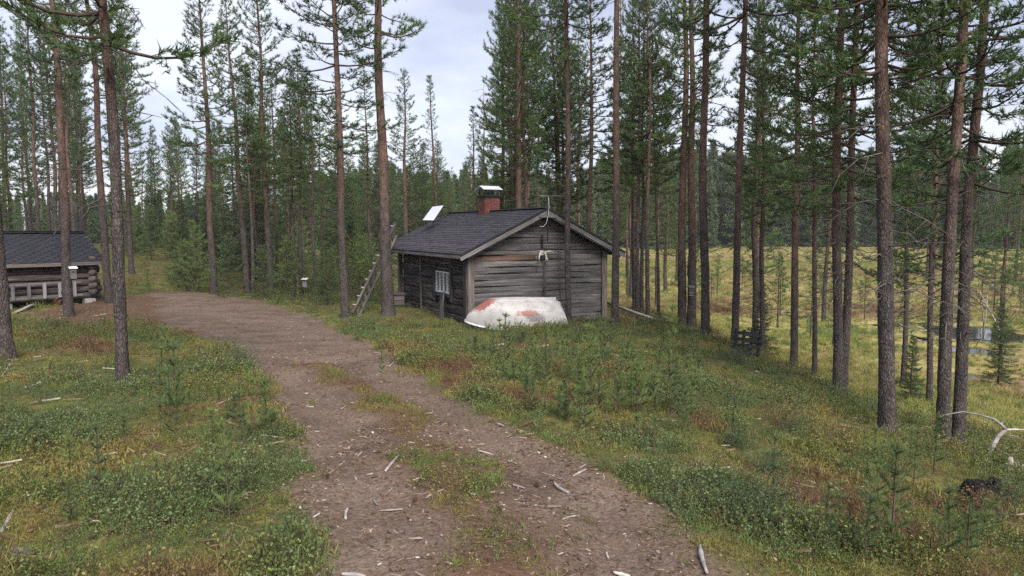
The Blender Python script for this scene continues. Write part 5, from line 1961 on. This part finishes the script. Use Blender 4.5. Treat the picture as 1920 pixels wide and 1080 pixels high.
def rail(a, b_, r, nm="rail"):
    return tubes_obj(nm, hr, M['bleached'], [([Vector(a) - o0, (Vector(a) + Vector(b_)) / 2 - o0 + Vector((0, 0, -.02)), Vector(b_) - o0], [r, r, r * .85])], 7)


rail(h0, h1, .045)
h2, h3 = at_depth(1250, 606, 21.4), ground_hit(1357, 642) + Vector((0, 0, .06))
rail(h2, h3, .05)
for t in (.03, .5, .97):
    p = h0.lerp(h1, t)
    rail((p.x, p.y, gz(p.x, p.y) - .2), p, .035, "post")

# black slatted crate at the slope edge
cp2 = ground_hit(1408, 671)
cr = tag(empty("black_crate", Vector((cp2.x - .12, cp2.y, gz(cp2.x - .12, cp2.y) + .03)), (0, .12, .35)), "black slatted crate standing behind a pine at the slope edge", "crate")
for i in range(4):
    board("slat", (.46, .03, .07), M['felt'], cr, (-.23, -.16, .06 + i * .135))
    board("slat", (.46, .03, .07), M['felt'], cr, (-.23, .16, .06 + i * .135))
for sx_ in (-.21, .21):
    for sy_ in (-.13, .13):
        board("corner_post", (.56, .05, .05), M['felt'], cr, (sx_, sy_, 0), UPR)
board("crate_floor", (.40, .24, .02), M['grey_wood'], cr, (-.2, 0, .04))

# near-black stump shape standing in for a dark hollow, and bleached dead branch low on the slope
sp_ = ground_hit(1842, 938)
sp_ = Vector((sp_.x, sp_.y, gz(sp_.x, sp_.y) + .04))
cs = tag(empty("charred_stump", sp_), "near-black hollow stump shape half buried in berry plants", "stump")
cs.scale = (.8, .8, .62)
mb = MB()
nA2 = 14
ringv = []
prof = [(.17, -.08), (.16, .06), (.145, .15), (.13, .19), (.10, .19), (.085, .10), (.06, .02)]
for (rr, zz) in prof:
    for a in range(nA2):
        t = 6.283 * a / nA2
        q = rr * (1 + .18 * math.sin(3 * t + zz * 9) + .1 * math.sin(5 * t))
        ringv.append((q * 1.2 * math.cos(t), q * math.sin(t), zz + (.035 * math.sin(2 * t + 1) + .03 * math.sin(5 * t)) * (zz > .1)))
mb.add(ringv, [(i * nA2 + a, i * nA2 + (a + 1) % nA2, (i + 1) * nA2 + (a + 1) % nA2, (i + 1) * nA2 + a) for i in range(len(prof) - 1) for a in range(nA2)] + [tuple((len(prof) - 1) * nA2 + a for a in range(nA2))])
mb.build("stump_shell", M['charred'], cs, True)
for i in range(5):
    a = i * 1.3
    tubes_obj("root", cs, M['charred'], [([(.12 * math.cos(a), .12 * math.sin(a), .02), (.26 * math.cos(a), .26 * math.sin(a), -.01), (.38 * math.cos(a + .2), .38 * math.sin(a + .2), -.06)], [.04, .028, .01])])
g0 = ground_hit(1853, 868)
dB = g0.y


def bz(px, py, dd=0):
    return at_depth(px, py, dB + dd) - g0


fb = tag(empty("bleached_branch", g0), "bleached forked dead branch arching over the slope by the two close pines", "branch")
tubes_obj("stem", fb, M['bleached'], [([(0, 0, -.05), bz(1858, 842), bz(1872, 818), bz(1886, 806)], [.034, .031, .026, .02])])
tubes_obj("side_branch", fb, M['bleached'], [([bz(1886, 806), bz(1876, 795), bz(1864, 786, .1), bz(1838, 778, .2), bz(1806, 772, .3), bz(1770, 778, .35), bz(1742, 797, .4)], [.019, .016, .013, .011, .009, .007, .004])])
tubes_obj("side_branch", fb, M['bleached'], [([bz(1886, 806), bz(1902, 805, .05), bz(1920, 806, .1), bz(1945, 815, .1)], [.014, .012, .010, .005])])
tubes_obj("side_branch", fb, M['bleached'], [([bz(1882, 818), bz(1900, 817, -.05), bz(1922, 826, -.1)], [.009, .007, .004])])
tubes_obj("side_branch", fb, M['bleached'], [([bz(1876, 798), bz(1881, 791)], [.011, .006])])
tubes_obj("side_branch", fb, M['bleached'], [([bz(1864, 838), bz(1890, 852, .05), bz(1912, 872, .05)], [.006, .005, .003])])
lg = ground_hit(1880, 884)
l2 = ground_hit(1960, 896)
fl = tag(empty("fallen_log", lg), "grey fallen log lying behind the blackish stump", "log")
v_ = l2 - lg
tubes_obj("log_body", fl, M['bleached'], [([Vector((0, 0, .03)), v_ * .5 + Vector((0, .05, .06)), v_ + Vector((0, 0, .04))], [.04, .06, .05])], 9)
tubes_obj("branch_stub", fl, M['bleached'], [([v_ * .18 + Vector((0, 0, .04)), v_ * .15 + Vector((0, 0, .17))], [.032, .028])], 8)

# poles standing askew in the bog pool
pc = Vector((POOLS[0][0] + .6, POOLS[0][1] + .3, BOG - .1))
tp = tag(empty("leaning_poles", pc), "bleached dead poles standing crossed in the bog pool", "poles")
for a, b_ in (((.55, 0, -.2), (-.55, .1, 1.9)), ((-.35, .1, -.2), (-.3, -.05, 1.75)), ((-.1, .3, -.2), (-.5, .1, 1.6))):
    tubes_obj("pole", tp, M['bleached'], [([a, ((a[0] + b_[0]) / 2 + .04, (a[1] + b_[1]) / 2, (a[2] + b_[2]) / 2), b_], [.032, .028, .016])], 6)


# bleached wood pieces on and beside the track
def wood_scrap(px0, py0, px1, py1, rpx, label, group="bleached wood pieces on the track", bend=.06, mat='bleached'):
    a, b_ = ground_hit(px0, py0), ground_hit(px1, py1)
    a.z, b_.z = gz(a.x, a.y), gz(b_.x, b_.y)
    r_ = rpx * .75 / F * (a - CAM).length
    v_ = b_ - a
    nrm_ = Vector((-v_.y, v_.x, 0)) * R.uniform(-bend, bend)
    root = empty("wood_scrap", a)
    tag(root, label, "wood piece", group)
    n_ = 6
    pts = [v_ * (i / n_) + nrm_ * math.sin(i / n_ * math.pi) + Vector((0, 0, r_ * .75 + .004)) for i in range(n_ + 1)]
    rad = [r_ * R.uniform(.7, 1.1) * (.55 + .45 * math.sin((i + .6) / (n_ + 1.2) * math.pi)) for i in range(n_ + 1)]
    mb_ = MB().tube(pts, rad, 7)
    mb_.v = [(p[0], p[1], p[2]) for p in mb_.v]
    o_ = mb_.build("stick", M[mat], root, True)
    return root


PLAIN = "small bleached wood sliver lying loose on the bare track"
for s_ in [(653, 932, 648, 957, 4.5, "straight pale stick pointing along the track, beside a brown cone"), (722, 869, 748, 853, 4, "pale stick lying across the mossy strip of the track"), (1040, 890, 1066, 908, 4.5, "thick pale stick on the stony side of the track"),
           (1312, 1028, 1326, 1074, 6, "long flat bleached slab at the grassy edge of the track"), (640, 1064, 686, 1058, 5, "curved grey driftwood-like stick at the track's near end"), (690, 1062, 760, 1078, 3, "thin bent twig continuing from the curved grey stick"),
           (710, 936, 755, 939, 2.6, PLAIN), (700, 915, 707, 926, 3.4, PLAIN), (962, 897, 985, 895, 3, PLAIN), (1055, 962, 1083, 949, 2.6, PLAIN), (1074, 880, 1100, 876, 3, PLAIN), (1255, 902, 1256, 914, 3.5, PLAIN), (1280, 910, 1305, 913, 3.5, PLAIN),
           (930, 797, 944, 802, 2.6, PLAIN), (664, 870, 668, 876, 3, PLAIN), (562, 857, 576, 850, 3, PLAIN), (1138, 1010, 1141, 1020, 3.4, PLAIN), (835, 1056, 848, 1062, 3, PLAIN), (1150, 1046, 1182, 1054, 5, PLAIN), (765, 996, 792, 999, 2.4, PLAIN),
           (897, 840, 925, 840, 2, PLAIN), (1010, 862, 1052, 884, 1.8, PLAIN), (800, 776, 812, 772, 2, PLAIN), (880, 926, 892, 930, 2.4, PLAIN), (1098, 1013, 1108, 1013, 2.4, PLAIN), (730, 684, 752, 672, 2.4, PLAIN), (640, 762, 650, 756, 2, PLAIN)]:
    wood_scrap(*s_)
wood_scrap(0, 996, 26, 948, 5, "forked white branch on the moss opposite the slope", None, .1)
wood_scrap(20, 940, 98, 945, 2.2, "thin twig lying across the moss near the forked white branch", None, .1)
wood_scrap(82, 955, 98, 944, 2.2, "short pale twig end on the moss", None, .1)
wood_scrap(-10, 1056, 58, 1060, 11, "grey sawn log end resting in the moss", None, .01, 'log_wood')
for s_ in [(2, 705, 20, 682, 1.8), (14, 712, 30, 690, 1.6), (28, 706, 52, 694, 1.6), (8, 690, 26, 684, 1.4), (150, 672, 100, 690, 1.4)]:
    wood_scrap(*s_, "dry white stick lying by the thick leaning trunk", "dry white sticks by the leaning trunk", .2)
wood_scrap(1440, 700, 1400, 668, 2, "grey root stick at the slope edge below the crate", None, .1)

# pine cones on the track
cone = MB()
for i in range(7):
    rr = .021 * math.sin((i + .7) / 7.6 * math.pi)
    for k in range(8):
        a = 6.283 * (k + .5 * (i % 2)) / 8
        c0 = Vector((math.cos(a) * rr * .4, math.sin(a) * rr * .4, .006 + i * .007))
        c1 = Vector((math.cos(a - .32) * rr, math.sin(a - .32) * rr, .012 + i * .007))
        c2 = Vector((math.cos(a + .32) * rr, math.sin(a + .32) * rr, .012 + i * .007))
        cone.add([c0, c1, c2, (c1 + c2) / 2 * 1.0 + Vector((0, 0, -.006))], [(0, 1, 2), (0, 3, 1), (0, 2, 3), (1, 3, 2)])
cme = cone.mesh("pine_cone")
cme.materials.append(M['stump'])
for (px, py) in [(616, 897), (771, 931), (1000, 890), (940, 960)]:
    p = ground_hit(px, py)
    o = tag(link("pine_cone", cme), "brown pine cone lying on the bare track", "pine cone", "pine cones on the track")
    o.location, o.rotation_euler = (p.x, p.y, gz(p.x, p.y) + .02), (math.pi / 2 * R.uniform(.8, 1), 0, R.uniform(0, 6.28))
    s = R.uniform(.75, .95)
    o.scale = (s, s, s)

# ------------------------------------------------------------------ thin haze that softens the far wood
m = bpy.data.materials.new("haze_air")
m.use_nodes = True
nt = m.node_tree
nt.nodes.remove(nt.nodes["Principled BSDF"])
pv = nt.nodes.new("ShaderNodeVolumePrincipled")
pv.inputs['Color'].default_value = (0.92, 0.95, 1.0, 1)
pv.inputs['Density'].default_value = 0.00025
nt.links.new(pv.outputs[0], nt.nodes["Material Output"].inputs['Volume'])
hz_ = MB().box((-950, -250, BOG - 3.5), (950, 1280, 32)).build("haze", m)
tag(hz_, kind="stuff")
